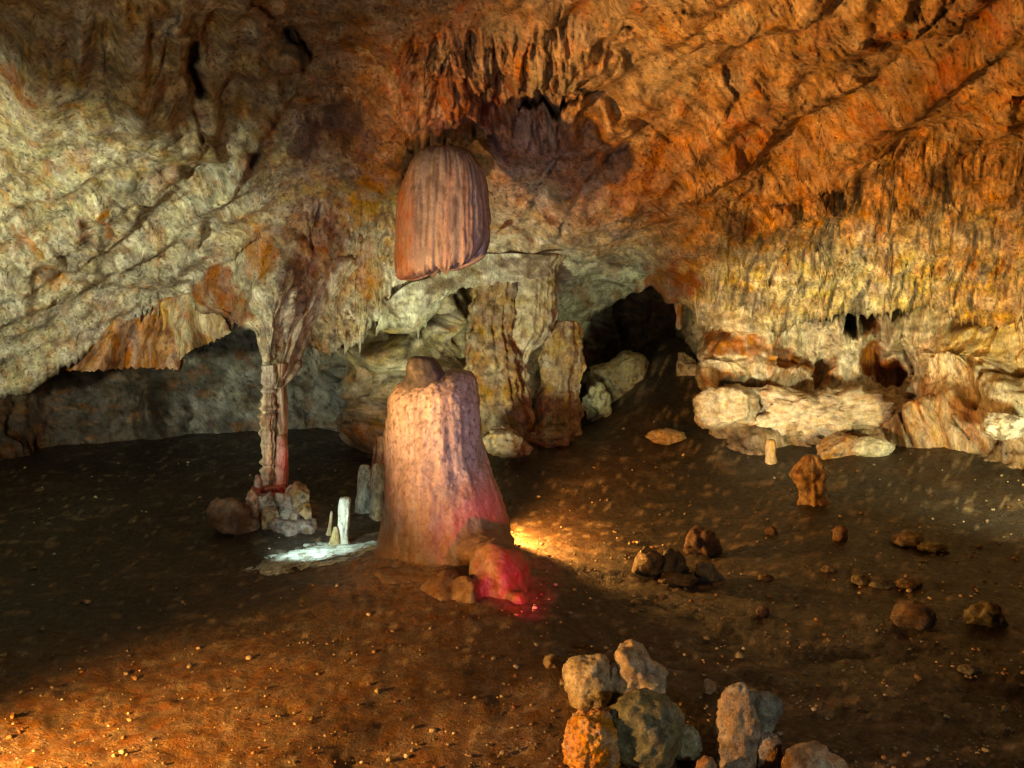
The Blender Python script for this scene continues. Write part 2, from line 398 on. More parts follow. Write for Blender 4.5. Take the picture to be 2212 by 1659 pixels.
def build_ceiling():
    cols = np.concatenate([np.arange(-700, -30, 18), np.arange(-30, 2245, 3.6), np.arange(2245, 2800, 18)])
    rowsA = np.arange(-500, -20, 20); v = np.linspace(0, 1, 215)
    lip = interp(cols, LIP)
    c0 = cols
    teeth = np.maximum(0, n2(c0/8, 0*c0, 5.0, 2))*40 + n2(c0/45, 0*c0, 6.0, 2)*14
    teeth = teeth*np.where((c0 > 1500) | ((c0 > 620) & (c0 < 900)), 1, .55)
    teeth *= np.where((c0 > 540) & (c0 < 660), .1, 1)
    teeth *= np.where((c0 > 1020) & (c0 < 1480), .25, 1)
    lip = lip + teeth
    nr = len(rowsA) + len(v)
    PX = np.repeat(cols[None], nr, 0)
    PY = np.zeros_like(PX)
    PY[:len(rowsA)] = rowsA[:, None]
    PY[len(rowsA):] = -20 + v[:, None]*(lip[None] + 20)
    D = rbf(CD, PX, PY)[..., 0]
    P0 = at_y(PX, PY, D)
    wx = PX + 14*n2(PX/60, PY/60, 21, 3); wy = PY + 14*n2(PX/60, PY/60, 22, 3)
    cw_x = PX + 6*n2(PX/26, PY/26, 31, 2); cw_y = PY + 6*n2(PX/26, PY/26, 32, 2)
    nrm = smooth_n(normals(P0), 5)
    # relief, towards the room (+)
    calm = np.clip(1 - .85*sstep(1.1, .6, ell(wx, wy, 1440, 150, 150, 130)) - .75*sstep(1.2, .7, ell(wx, wy, 1180, 470, 170, 170, -35)) - .6*sstep(1.2, .6, ell(wx, wy, 340, 180, 110, 220))
                   - .7*sstep(1.2, .7, ell(wx, wy, 1300, 600, 130, 70)) - .35*sstep(1500, 1650, PX), .1, 1)
    h = .10*fbm(P0*1.0, 3) + .036*(ridged(P0*2.1, 3)-.5)*(.45+.55*calm) + .015*fbm(P0*4.6, 3)*calm
    h += .010*(ridged(P0*9.0, 3)-.5)*np.clip(.6+1.4*n2(PX/240, PY/240, 8, 2), .05, 1.2)*calm
    uu = (PX*.80 - PY*.60); ww_ = (PX*.60 + PY*.80)        # long folds rising to the right
    h += .13*n2(uu/420, ww_/95, 44, 2)*sstep(1000, 1250, PX)*sstep(620, 480, PY)
    h += .09*n2(PX/70, PY/330, 45, 2)*sstep(620, 500, PX)*sstep(360, 240, PY)
    h += .08*n2((PX*.8 - PY*.6)/300, (PX*.6 + PY*.8)/60, 46, 2)*sstep(640, 540, PX)*sstep(300, 380, PY)
    # tilted strata running up to the right
    u = (PX*.80 + PY*.60); w = (-PX*.60 + PY*.80)
    st = n2(u/300, w/26, 40, 3)
    dg = np.clip(sstep(1250, 1450, PX)*sstep(640, 420, PY) + sstep(560, 380, PX)*sstep(300, 420, PY)*sstep(700, 560, PY), 0, 1)
    h += .014*st*dg
    # fluted drip faces
    fl_r = sstep(1480, 1580, PX)*sstep(330, 430, PY + .22*(PX-1750))
    fl_c = sstep(840, 890, PX)*sstep(1300, 1200, PX)*sstep(40, 100, PY)*sstep(330, 290, PY)
    fl_l = sstep(640, 680, PX)*sstep(880, 840, PX)*sstep(400, 450, PY)
    fl_f = sstep(520, 560, PX)*sstep(680, 640, PX)*sstep(560, 620, PY)
    fl = np.clip(fl_r + fl_c + fl_l + fl_f, 0, 1)
    fr = n2((PX + .12*PY)/10, PY/70, 50, 3); fr2 = n2((PX+.12*PY)/26, PY/130, 51, 3)
    h += (fl - .80*fl_r)*(.026*fr + .045*fr2)
    # blocky drips in the middle of the roof
    h += fl_c*.10*(ridged(np.stack([PX/46, PY/95, 0*PX+3], -1), 3)-.5)
    h1 = h; h = np.zeros_like(h1)
    # slabs and bulges
    for pts, amp, wd in [
        ([(780, 700), (837, 660), (850, 635), (887, 610), (930, 603), (985, 560), (1110, 600), (1000, 640), (950, 660), (905, 730)], -.14, 8)]:
        sd = poly_sd(wx, wy, pts)
        h += amp*sstep(-wd*.25, wd, sd)
        if amp < 0: ledge = sstep(-3, 5, sd)
    for cx, cy, rx, ry, a, amp in [(550, 175, 120, 130, -20, .12), (650, 293, 42, 40, 0, .10), (950, 200, 90, 110, 0, .16), (1160, 130, 70, 110, 10, .16),
                                   (590, 560, 70, 90, 0, .12), (710, 560, 50, 100, 0, .12), (1250, 150, 60, 80, 0, .12), (100, 560, 120, 60, -20, .08), (1400, 400, 90, 50, -25, .08), (800, 440, 60, 90, 10, .1)]:
        e = ell(wx, wy, cx, cy, rx, ry, a)
        h += amp*1.1*np.clip(1-(e/1.25)**2, 0, 1)**1.6
    h -= .20*sstep(1.2, .5, ell(wx, wy, 965, 350, 105, 75))
    # ledges: the rock stands proud on one side of the line and breaks off sharply on the other
    for pts, side, amp, reach in LEDGES:
        d, sd = seg_side(cw_x, cw_y, pts)
        q = np.array(pts); ext = np.hypot(*(q[-1]-q[0]))
        tfade = sstep(1.0, .75, np.hypot(PX - q[:, 0].mean(), PY - q[:, 1].mean())/(ext*.62))
        on = sstep(-3, 4, d*sd*side)
        h += amp*np.clip(.55+1.3*n2(PX/70, PY/70, 95+amp*10, 2), .05, 1.3)*on*np.exp(-np.maximum(0, d*sd*side)/reach)*tfade
    # colour zones
    C = idw(CEIL_COL, PX + 40*n2(PX/110, PY/110, 60, 4), PY + 40*n2(PX/110, PY/110, 61, 4))
    mott = n2(PX/34, PY/34, 62, 4)
    C = C*(1 + .30*mott[..., None])
    # brown-grey film on the older rock, pale bare patches
    C = mix(C, sstep(.18, .42, n2(PX/60, PY/45, 63, 5))*.45, BROWN)
    C = mix(C, sstep(.22, .42, n2(PX/52, PY/44, 64, 5))*.35*(PX < 1000), PALE)
    C = mix(C, sstep(.25, .45, n2(PX/40, PY/40, 65, 5))*.40, RUSTL)
    C = mix(C, sstep(.22, .30, n2(PX/30, PY/24, 165, 5))*.5*sstep(1100, 900, PX), (.26, .13, .055))
    C = mix(C, sstep(.24, .30, n2(PX/26, PY/22, 166, 5))*.45, (.15, .10, .06))
    C = C*(1 + .35*n2(PX/8, PY/8, 167, 3)[..., None])
    for sc, sd, wv in [(120, 168, .018), (60, 170, .028), (170, 172, .012)]:
        vv = veins(wx, wy, sc, sd, wv); C = mix(C, vv*.6, (.07, .045, .03)); h -= vv*.012
    ps = sstep(.30, .42, n2(PX/9, PY/8, 66, 3))*np.clip(.5+1.2*n2(PX/120, PY/120, 67, 2), 0, 1)
    C = mix(C, ps*.6, DARK); h -= ps*.008
    C = mix(C, ledge*.8, (.60, .58, .42))
    # dark drip marks
    d1 = streaks(PX, PY, .25, 9, 60, 70, .12, .40)*fl_r
    C = mix(C, d1*.75, (.11, .07, .03)); h -= .012*d1
    d2 = streaks(PX, PY, .20, 16, 120, 71, .25, .50)*fl_r
    C = mix(C, d2*.8, (.075, .055, .035)); h -= .03*d2
    d3 = streaks(PX, PY, -.15, 8, 50, 72, .1, .4)*np.clip(fl_c+fl_l, 0, 1)
    C = mix(C, d3*.7, (.12, .045, .02)); h -= .03*d3
    d4 = sstep(.2, .45, n2(u/70, w/9, 73, 3))*dg
    C = mix(C, d4*.6, (.12, .065, .03)); h -= .02*d4
    fine = n2(PX/7, PY/30, 74, 2)*fl
    C = C*(1 + .5*fine[..., None])
    for cx, cy, rx, ry, a, col, s in STAINS_AND_SHADE:
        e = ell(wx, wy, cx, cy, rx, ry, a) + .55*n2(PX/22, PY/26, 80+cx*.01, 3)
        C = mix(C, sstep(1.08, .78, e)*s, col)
    for pts, wd, dep in CRACKS:
        d = seg_dist(cw_x, cw_y, pts)
        ww = wd*.5*(1 + .7*n2(PX/40, PY/40, 90, 2))
        g = np.exp(-(d/np.maximum(ww, 1.5))**2)
        g = g*(sstep(-.30, .20, n2(PX/42, PY/42, 91+wd*.1, 2)) if wd < 11 else 1)
        h -= dep*(.5 + .5*(wd > 11))*g
        C = mix(C, g**1.5*.9, (.04, .028, .02))  # dark inside; in the wide holes this is shade put into colour
    tocam = np.array([0, 0, CAMZ]) - P0; tocam /= np.linalg.norm(tocam, axis=-1)[..., None]
    P = P0 + nrm*h1[..., None] + tocam*h[..., None]
    # the lip turns back into the rock
    lipP = P[-1]
    hd = lipP - np.array([0, 0, CAMZ]); hd[:, 2] = 0; hd /= np.linalg.norm(hd, axis=1)[:, None]
    extra = []
    for k in range(1, 15):
        t = k/14
        extra.append(lipP + hd*(.05 + 1.5*t**1.4)[None] if False else lipP + hd*(1.6*t**1.3) + np.array([0, 0, 1])*(.02 - .12*math.sin(min(1, t*3)*math.pi) + .30*t) + .05*fbm(lipP*3 + k*.4, 2)[:, None]*t)
    P = np.concatenate([P, np.array(extra)], 0)
    C = np.concatenate([C, np.repeat((C[-1]*.8)[None], 14, 0)], 0)
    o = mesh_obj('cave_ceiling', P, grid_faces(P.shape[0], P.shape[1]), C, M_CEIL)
    struct(o)
build_ceiling()

# ------------------------------------------------------------------ back wall (left chamber, middle rocks, recess)
def build_back():
    cols = np.arange(-700, 1700, 5.0); rows = np.arange(440, 1090, 4.5)
    PX, PY = np.meshgrid(cols, rows)
    ctrl = []
    for px, d in [(-700, 7.2), (-300, 7.6), (0, 8.3), (120, 9.0), (300, 9.6), (450, 9.7), (620, 9.9), (740, 9.9), (790, 8.4), (860, 7.9), (960, 7.9), (1030, 8.2), (1150, 8.6), (1250, 9.4), (1320, 10.2), (1430, 10.8), (1500, 9.8), (1560, 8.6), (1700, 8.2)]:
        for py, k in [(440, .93), (640, .985), (800, 1.0), (1000, .97), (1090, .95)]:
            ctrl.append((px, py, d*k))
    D = rbf(ctrl, PX, PY, .3)[..., 0]
    P0 = at_y(PX, PY, D)
    nrm = smooth_n(normals(P0), 6)
    h = .30*fbm(P0*.9, 3) + .14*(ridged(P0*1.6, 4)-.5) + .04*fbm(P0*5, 3)
    wx = PX + 12*n2(PX/50, PY/50, 121, 3); wy = PY + 12*n2(PX/50, PY/50, 122, 3)
    for cx, cy, rx, ry, a, amp in [(340, 900, 30, 90, 0, .35), (860, 760, 60, 40, 0, .3), (900, 830, 110, 90, 0, .35), (810, 930, 40, 60, 0, .3), (850, 690, 70, 30, 0, .2), (980, 680, 40, 70, 0, .25)]:
        e = ell(wx, wy, cx, cy, rx, ry, a); h += amp*1.1*np.clip(1-(e/1.25)**2, 0, 1)**1.6
    C = idw([(0, 850, (.20, .10, .045)), (60, 950, (.16, .065, .03)), (180, 880, (.13, .11, .10)), (340, 880, (.08, .05, .035)), (440, 900, (.42, .41, .39)), (480, 820, (.34, .33, .26)), (660, 850, (.36, .34, .28)), (740, 850, (.28, .30, .27)),
             (300, 760, (.30, .22, .15)), (820, 780, (.46, .38, .22)), (900, 720, (.46, .40, .24)), (830, 900, (.34, .17, .07)), (820, 960, RUST), (760, 700, (.50, .46, .32)), (860, 700, (.48, .34, .12)), (1000, 680, (.45, .37, .2)),
             (1100, 650, (.44, .36, .2)), (1250, 640, (.46, .46, .32)), (1320, 640, (.44, .44, .32)), (1400, 700, (.16, .1, .05)), (1480, 650, (.26, .1, .04)), (1400, 800, (.14, .09, .05)), (1560, 800, CREAM)],
            PX + 30*n2(PX/80, PY/80, 160, 4), PY + 30*n2(PX/80, PY/80, 161, 4))
    C = C*(1 + .4*n2(PX/24, PY/24, 162, 4)[..., None])
    C = mix(C, sstep(760, 560, PX)*sstep(-.25, .35, n2(PX/90, PY/70, 169, 3))*.75, (.085, .07, .06))  # gloom of the left chamber put into the wall colour
    C = mix(C, sstep(.2, .4, n2(PX/40, PY/34, 163, 5))*.5, BROWN)
    C = mix(C, sstep(.28, .42, n2(PX/11, PY/11, 164, 3))*.6, DARK)
    C = mix(C, sstep(.25, .45, n2(PX/50, PY/30, 165, 4))*.4, RUSTL)
    for sc, sd, wv in [(60, 180, .03), (110, 182, .02)]:
        vv = veins(wx, wy, sc, sd, wv); C = mix(C, vv*.85, DARK); h -= vv*.02
    C = C*(1 + .35*n2(PX/9, PY/9, 184, 3)[..., None])
    for pts in [[(915, 650), (930, 690), (960, 700)], [(900, 720), (985, 640), (990, 740)], [(770, 700), (820, 690), (880, 715)], [(400, 860), (420, 890), (410, 930)], [(700, 800), (760, 830), (770, 880)]]:
        g = np.exp(-(seg_dist(wx, wy, pts)/6)**2); h -= .12*g; C = mix(C, g*.85, DARK)
    P = P0 + nrm*h[..., None]
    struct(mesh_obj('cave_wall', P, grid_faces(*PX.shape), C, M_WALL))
build_back()

# ------------------------------------------------------------------ right wall: flowstone below the fringe
def build_right():
    cols = np.concatenate([np.arange(1470, 2260, 3.6), np.arange(2260, 2900, 20)]); rows = np.arange(540, 1060, 3.6)
    PX, PY = np.meshgrid(cols, rows)
    ctrl = []
    for px, d in [(1470, 9.6), (1500, 8.4), (1560, 7.75), (1700, 7.7), (1850, 7.65), (1950, 7.5), (2100, 7.1), (2212, 6.7), (2500, 5.6), (2900, 4.6)]:
        for py, k in [(540, 1.0), (690, 1.0), (800, 1.0), (860, .975), (930, .95), (1060, .9)]:
            ctrl.append((px, py, d*k))
    D = rbf(ctrl, PX, PY, .2)[..., 0]
    P0 = at_y(PX, PY, D)
    nrm = smooth_n(normals(P0), 5)
    wx = PX + 10*n2(PX/40, PY/40, 221, 3); wy = PY + 10*n2(PX/40, PY/40, 222, 3)
    h = .10*fbm(P0*1.3, 3) + .06*(ridged(P0*2.6, 4)-.5) + .03*fbm(P0*6, 3) + .014*fbm(P0*16, 3)
    fl = sstep(880, 820, PY)
    h += fl*(.05*n2(PX/24, PY/120, 250, 3) + .025*n2(PX/9, PY/60, 251, 2))
    for cx, cy, rx, ry, a, amp in [(1570, 790, 60, 70, 0, .22), (1640, 770, 26, 90, 0, .12), (1830, 740, 60, 70, 0, .18), (1830, 700, 70, 40, 0, .14), (1960, 710, 60, 60, 0, .22), (1945, 720, 10, 40, 8, .12),
                                   (2080, 800, 110, 110, -25, .35), (2060, 920, 90, 50, 0, .2), (2190, 880, 60, 70, 0, .25), (1980, 930, 60, 50, 0, .25), (1700, 815, 50, 22, 0, .14), (1780, 690, 60, 24, -10, .10), (1600, 695, 60, 25, 10, .12)]:
        e = ell(wx, wy, cx, cy, rx, ry, a); h += amp*1.1*np.clip(1-(e/1.25)**2, 0, 1)**1.6
    for cx, cy, rx, ry, a, amp in [(1880, 770, 26, 40, 15, .30), (1775, 800, 18, 40, 15, .25), (1920, 800, 34, 26, 20, .3), (1835, 688, 16, 22, 0, .35), (1880, 680, 34, 14, -30, .3), (1700, 770, 60, 16, 18, .12), (1560, 720, 40, 14, 15, .14), (2110, 690, 60, 16, -8, .25), (1890, 870, 60, 10, 5, .12)]:
        e = ell(wx, wy, cx, cy, rx, ry, a); h -= amp*sstep(1.1, .5, e)
    C = idw([(1530, 650, (.50, .40, .2)), (1560, 790, PALE), (1600, 740, (.5, .38, .22)), (1640, 780, (.55, .40, .26)), (1680, 740, (.58, .5, .34)), (1740, 800, (.56, .46, .32)), (1700, 700, (.54, .47, .3)), (1780, 690, PALE), (1830, 760, (.50, .47, .36)), (1850, 830, (.56, .47, .33)), (1780, 740, (.58, .52, .38)), (1950, 700, (.44, .35, .2)), (1970, 780, (.40, .28, .16)),
             (2080, 760, (.58, .50, .26)), (2050, 830, PALE), (2150, 680, (.50, .42, .12)), (2200, 620, (.46, .25, .07)), (2000, 880, (.46, .24, .09)), (2080, 930, (.48, .34, .2)), (2190, 870, (.46, .44, .34)), (1950, 920, (.34, .19, .1)), (1700, 830, (.48, .34, .22)), (1600, 860, (.5, .42, .3)), (1800, 960, (.28, .17, .08)), (1600, 960, (.1, .06, .03)), (2150, 970, (.2, .12, .07))],
            PX + 26*n2(PX/60, PY/60, 260, 4), PY + 26*n2(PX/60, PY/60, 261, 4))
    C = C*(1 + .35*n2(PX/22, PY/30, 262, 4)[..., None])
    C = mix(C, sstep(.25, .42, n2(PX/12, PY/14, 264, 3))*.45, BROWN)
    C = mix(C, streaks(PX, PY, .25, 7, 40, 270, .15, .4)*.5*sstep(720, 640, PY), (.2, .12, .04))
    for cx, cy, rx, ry, a, col, s in [(1560, 735, 50, 18, 10, RUSTL, .9), (1620, 745, 30, 26, 0, RUSTL, .85), (1700, 775, 65, 20, 18, RUSTL, .95), (1680, 750, 20, 26, 0, RUSTL, .7), (1785, 810, 18, 34, 10, RUST, .8), (1880, 765, 24, 36, 15, RUSTL, .95), (1915, 795, 30, 24, 20, RUST, .9),
                                      (1836, 690, 16, 24, 0, DARK, .95), (1882, 682, 36, 14, -30, DARK, .9), (1880, 700, 20, 14, 0, RUST, .8), (1990, 880, 40, 50, 10, RUST, .5), (1560, 830, 40, 6, 0, RUSTL, .6), (1720, 850, 120, 7, 4, RUSTL, .8), (1650, 790, 8, 60, 0, RUSTL, .6), (1950, 950, 26, 40, 0, BROWN, .8), (2110, 690, 60, 16, -8, (.2, .09, .03), .7), (2120, 940, 14, 50, 0, RUST, .5)]:
        e = ell(wx, wy, cx, cy, rx, ry, a) + .5*n2(PX/16, PY/18, 280+cx*.01, 3)
        C = mix(C, sstep(1.05, .88, e)*s, col)
    for sc, sd, wv in [(50, 280, .03), (90, 282, .02)]:
        vv = veins(wx, wy, sc, sd, wv); C = mix(C, vv*.8, (.1, .055, .03)); h -= vv*.015
    C = C*(1 + .35*n2(PX/8, PY/9, 284, 3)[..., None])
    for pts in [[(1555, 825), (1530, 870), (1515, 905)], [(1475, 800), (1510, 845), (1480, 905)], [(1560, 838), (1610, 838), (1640, 845)], [(1820, 845), (1900, 862), (1980, 850)], [(2080, 930), (2100, 960)], [(1960, 925), (1975, 970)], [(2130, 900), (2170, 850), (2212, 810)], [(1910, 765), (1950, 760), (1970, 800)]]:
        g = np.exp(-(seg_dist(wx, wy, pts)/5)**2); h -= .08*g; C = mix(C, g*.85, DARK)
    P = P0 + nrm*h[..., None]
    struct(mesh_obj('cave_wall', P, grid_faces(*PX.shape), C, M_FLOW))
build_right()

# ------------------------------------------------------------------ formations: lofted stalagmites, stalactites, pillars
def smooth_interp(pts, n):
    p = np.array(pts, float)
    t = np.concatenate([[0], np.cumsum(np.linalg.norm(np.diff(p[:, :3], axis=0), axis=1))]); t /= t[-1]
    m = np.gradient(p, t, axis=0)
    q = np.linspace(0, 1, n); k = np.clip(np.searchsorted(t, q, side='right')-1, 0, len(t)-2)
    dt = (t[k+1]-t[k])[:, None]; s = ((q-t[k])/(t[k+1]-t[k]))[:, None]
    return (2*s**3-3*s**2+1)*p[k] + (s**3-2*s**2+s)*dt*m[k] + (-2*s**3+3*s**2)*p[k+1] + (s**3-s**2)*dt*m[k+1]

def loft(levels, Y, n=120, seg=120, depth=.9, flute=.02, rough=.02, seed=0, cap=True, lean=0.0, fl_freq=10.0):
    """levels: (py, left px, right px) from top to bottom, the axis standing Y metres into the cave"""
    L = smooth_interp(levels, n)
    A = at_y(L[:, 1], L[:, 0], Y); B = at_y(L[:, 2], L[:, 0], Y)
    c = (A+B)/2; r = np.abs(B[:, 0]-A[:, 0])/2
    c[:, 1] += lean*(c[:, 2]-c[-1, 2])
    th = np.linspace(0, 2*np.pi, seg, endpoint=False)
    cx, sx = np.cos(th)[None], np.sin(th)[None]
    R = np.maximum(r, 1e-4)[:, None]
    q = np.stack([cx*fl_freq/6.28 + 0*R, sx*fl_freq/6.28 + 0*R, c[:, 2:3]*.55 + 0*cx + seed], -1)
    d = flute*fbm(q*1.6, 3) + flute*.5*fbm(np.stack([q[..., 0]*4, q[..., 1]*4, q[..., 2]*1.5], -1), 2)
    pos = np.stack([c[:, 0:1] + R*cx, c[:, 1:2] + R*sx*depth, c[:, 2:3] + 0*cx], -1)
    d = d + rough*fbm(pos*5 + seed, 4) + rough*.35*fbm(pos*22 + seed, 3)
    d = d*np.minimum(1, R/.05)
    pos[..., 0] += d*cx; pos[..., 1] += d*sx*depth
    pos[..., 2] += rough*.3*fbm(pos*9+seed+4, 2)
    return pos, th

def cap_faces(pos, top=True, bottom=False):
    nr, nc = pos.shape[:2]
    V = pos.reshape(-1, 3); f = [grid_faces(nr, nc, False, True)]
    return V, f[0]

def formation(name, levels, Y, colfn, mat, parent=None, close=True, **kw):
    if close:                                  # ends drawn in to a point so that the body is closed
        lv = list(levels)
        a = lv[0]; m = (a[1]+a[2])/2; lv = [(a[0]-.5, m-.4, m+.4)] + lv
        b = lv[-1]; m = (b[1]+b[2])/2; lv = lv + [(b[0]+.5, m-.4, m+.4)]
    else: lv = levels
    pos, th = loft(lv, Y, **kw)
    C = colfn(pos)
    V = pos.reshape(-1, 3)
    return mesh_obj(name, V, grid_faces(pos.shape[0], pos.shape[1], False, True), C, mat, parent)

def shade(base, alt=None, dark=None, s=1.0, seed=0, k=6.0, streak=0.0):
    def fn(P):
        C = np.broadcast_to(np.array(base), P.shape).copy()
        q = P*np.array([k, k, k*(.22 if streak else 1)]) + seed
        if alt is not None: C = mix(C, sstep(-.1, .4, fbm(q, 4))*.85*s, alt)
        if dark is not None: C = mix(C, sstep(.12, .42, fbm(q*2.1 + 9, 4))*.75*s, dark)
        return C*(1 + .25*fbm(P*14+seed, 3)[..., None])
    return fn

# ---- generic lump: icosphere with noise and facets
_ico = {}
def ico(sub):
    if sub not in _ico:
        import bmesh
        bm = bmesh.new(); bmesh.ops.create_icosphere(bm, subdivisions=sub, radius=1)
        bm.verts.ensure_lookup_table()
        _ico[sub] = (np.array([v.co[:] for v in bm.verts]), np.array([[v.index for v in f.verts] for f in bm.faces]))
        bm.free()
    return _ico[sub]

def lump(name, center, size, colfn, mat, parent=None, seed=0, facets=7, noise=.16, fine=.05, sub=5, rot=0.0, box=0.0, tilt=0.0, cut=.62):
    V, Fc = ico(sub)
    V = V.copy(); rs = np.random.RandomState(seed+100)
    if box:                                    # squarer body
        p = 2 + box*6
        V = V/(np.abs(V)**p).sum(1)[:, None]**(1/p)
    for k in range(facets):
        n = rs.normal(size=3); n /= np.linalg.norm(n); d = cut + .28*rs.rand()
        e = V@n - d
        V = V - n*np.maximum(0, e)[:, None]*.93
    q = V*np.array(size)/min(size[0], size[2])
    V = V*(1 + noise*fbm(q*1.1 + seed*3.1, 3) + .10*noise*(ridged(q*2.4 + seed, 3)))[:, None]
    V = V + V*(fine*fbm(q*4+seed, 4) + fine*.5*fbm(q*11+seed, 3))[:, None]*(min(size[0], size[2])/np.array(size)[None])**.5
    V = V*np.array(size)
    if tilt:
        c, s = math.cos(tilt), math.sin(tilt)
        V = np.stack([V[:, 0]*c + V[:, 2]*s, V[:, 1], -V[:, 0]*s + V[:, 2]*c], -1)
    c, s = math.cos(rot), math.sin(rot)
    V = np.stack([V[:, 0]*c - V[:, 1]*s, V[:, 0]*s + V[:, 1]*c, V[:, 2]], -1)
    P = V + np.array(center)
    o = mesh_obj(name, V if parent is None else P, Fc, colfn(P), mat, parent)
    if parent is None: o.location = center
    return o

def stone(name, x0, y0, x1, y1, colfn, label, cat='rock', group=None, mat=None, deep=.9, sink=.22, seed=0, **kw):
    """a stone on the floor that fills the photo box x0..x1, y0..y1"""
    p = on_floor((x0+x1)/2, y1 - .08*(y1-y0))
    D = p.y/cp
    w = (x1-x0)/F*D/2; h = (y1-y0)/F*D/2*1.02
    o = lump(name, (p.x, p.y + w*deep*.35, p.z + h*(1-sink)), (w*1.10, w*deep, h*1.03), colfn, mat or M_ROCK, seed=seed, **kw)
    return tag(o, label, cat, group)

# ---- the big stalagmite
SY = 4.75
base = on_floor(940, 1262)
big = thing('stalagmite', (base.x, SY, 0.0), 'tall thick fluted pinkish stalagmite with a small knob darkened for shade on top, standing alone mid cave', 'stalagmite')
def col_big(P):
    C = np.broadcast_to(np.array((.41, .355, .34)), P.shape).copy()
    q = P*np.array([22, 22, 1.6])
    C = mix(C, sstep(.0, .4, fbm(q, 4))*.7, (.54, .47, .45))
    C = mix(C, sstep(.1, .40, fbm(q*1.7+5, 4))*.6, (.23, .18, .165))
    C = mix(C, sstep(.24, .40, fbm(P*np.array([60, 60, 36])+2, 2))*.7, (.10, .07, .06))
    z = P[..., 2]
    r = np.hypot(P[..., 0]+.36, P[..., 1]-4.72) + .10*fbm(P*4, 3)
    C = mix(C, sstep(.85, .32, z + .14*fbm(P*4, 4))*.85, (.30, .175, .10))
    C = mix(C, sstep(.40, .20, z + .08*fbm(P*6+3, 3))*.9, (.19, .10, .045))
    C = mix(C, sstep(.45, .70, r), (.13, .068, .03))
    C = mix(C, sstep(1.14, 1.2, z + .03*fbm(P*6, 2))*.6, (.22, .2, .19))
    return C
M_BIG = rock_mat('stalagmite_calcite', .5, .45, 4.5, .5, .22, spec=.45, var=.15, streak=(1, 1, .45))
BODY_LEVELS = [(799, 975, 1000), (803, 950, 1014), (812, 915, 1024), (826, 872, 1031), (848, 847, 1035), (900, 836, 1037), (950, 833, 1040), (1000, 832, 1055),
                   (1060, 832, 1078), (1110, 828, 1092), (1150, 822, 1100), (1190, 812, 1110), (1225, 800, 1122), (1260, 790, 1130), (1340, 780, 1140)]
formation('knob', [(770, 893, 925), (775, 884, 940), (790, 879, 952), (808, 877, 962), (824, 872, 972), (845, 868, 985)], SY-.05,
          shade((.065, .065, .07), (.11, .10, .10), (.035, .033, .035), seed=1, k=12), M_BIG, big, n=50, seg=70, depth=.8, flute=.004, rough=.012, seed=8)  # knob unlit from below: its shade is put into the colour

# body, foot lobes and skirt grown together into one surface
def fuse(parts, voxel, smooth):
    vs, fs, k = [], [], 0
    for V, Fc in parts:
        vs.append(V.reshape(-1, 3)); fs += [tuple(int(a)+k for a in f) for f in Fc]; k += len(vs[-1])
    me = bpy.data.meshes.new('fuse'); me.from_pydata(np.concatenate(vs).tolist(), [], fs)
    o = bpy.data.objects.new('fuse', me); COL.objects.link(o)
    m = o.modifiers.new('r', 'REMESH'); m.mode = 'VOXEL'; m.voxel_size = voxel
    m = o.modifiers.new('s', 'SMOOTH'); m.factor = .5; m.iterations = smooth
    bpy.context.view_layer.update()
    ev = o.evaluated_get(bpy.context.evaluated_depsgraph_get()).to_mesh()
    n = len(ev.vertices); V = np.empty(n*3); ev.vertices.foreach_get('co', V)
    N = np.empty(n*3); ev.vertices.foreach_get('normal', N)
    Q = np.array([p.vertices[:] for p in ev.polygons])
    bpy.data.objects.remove(o)
    return V.reshape(-1, 3), N.reshape(-1, 3), Q
def blob(px, py, Y, rx, ry, dy, seed, rot=0, tilt=0, rough=.16):
    V, Fc = ico(4); V = V*(1 + rough*fbm(V*1.4+seed, 3))[:, None]*np.array([rx/F*Y, dy, ry/F*Y])
    c, s_ = math.cos(tilt), math.sin(tilt)
    V = np.stack([V[:, 0]*c + V[:, 2]*s_, V[:, 1], -V[:, 0]*s_ + V[:, 2]*c], -1)
    c, s_ = math.cos(rot), math.sin(rot)
    V = np.stack([V[:, 0]*c - V[:, 1]*s_, V[:, 0]*s_ + V[:, 1]*c, V[:, 2]], -1)
    return V + at_y(px, py, Y), Fc
lv0 = BODY_LEVELS; a = lv0[0]; m_ = (a[1]+a[2])/2
pos, th = loft([(a[0]-.5, m_-.4, m_+.4)] + lv0 + [(1341, 955, 965)], SY, n=200, seg=160, depth=.85, flute=.006, rough=.012, seed=3, fl_freq=22)
parts = [(pos, grid_faces(pos.shape[0], pos.shape[1], False, True)),
         blob(1078, 1250, 4.32, 66, 92, .22, 5, tilt=-.25),           # lobe at the right foot
         blob(1118, 1318, 4.12, 30, 52, .10, 9, tilt=-.15),
         blob(1004, 1318, 4.12, 30, 78, .13, 7, rot=.5, tilt=.1),     # ridge in front
         blob(960, 1290, 4.25, 50, 60, .16, 17),
         blob(1045, 1178, 4.55, 66, 34, .20, 11),
         blob(905, 1240, 4.55, 120, 34, .26, 12),
         blob(930, 1320, 4.5, 250, 70, .50, 13, rough=.3)]            # skirt
V, N, Q = fuse(parts, .0085, 9)
fl_ = fbm(np.stack([V[:, 0]*24, V[:, 1]*24, V[:, 2]*1.6], -1), 3)*np.clip(1-np.abs(N[:, 2]), 0, 1)*sstep(.2, .5, V[:, 2])
V = V + N*(.004*fl_ + .004*fbm(V*14, 4) + .005*ridged(V*42, 3) + .012*fbm(V*5, 3)*sstep(.6, .3, V[:, 2]))[:, None]
mesh_obj('body', V, Q, col_big(V), M_BIG, big)

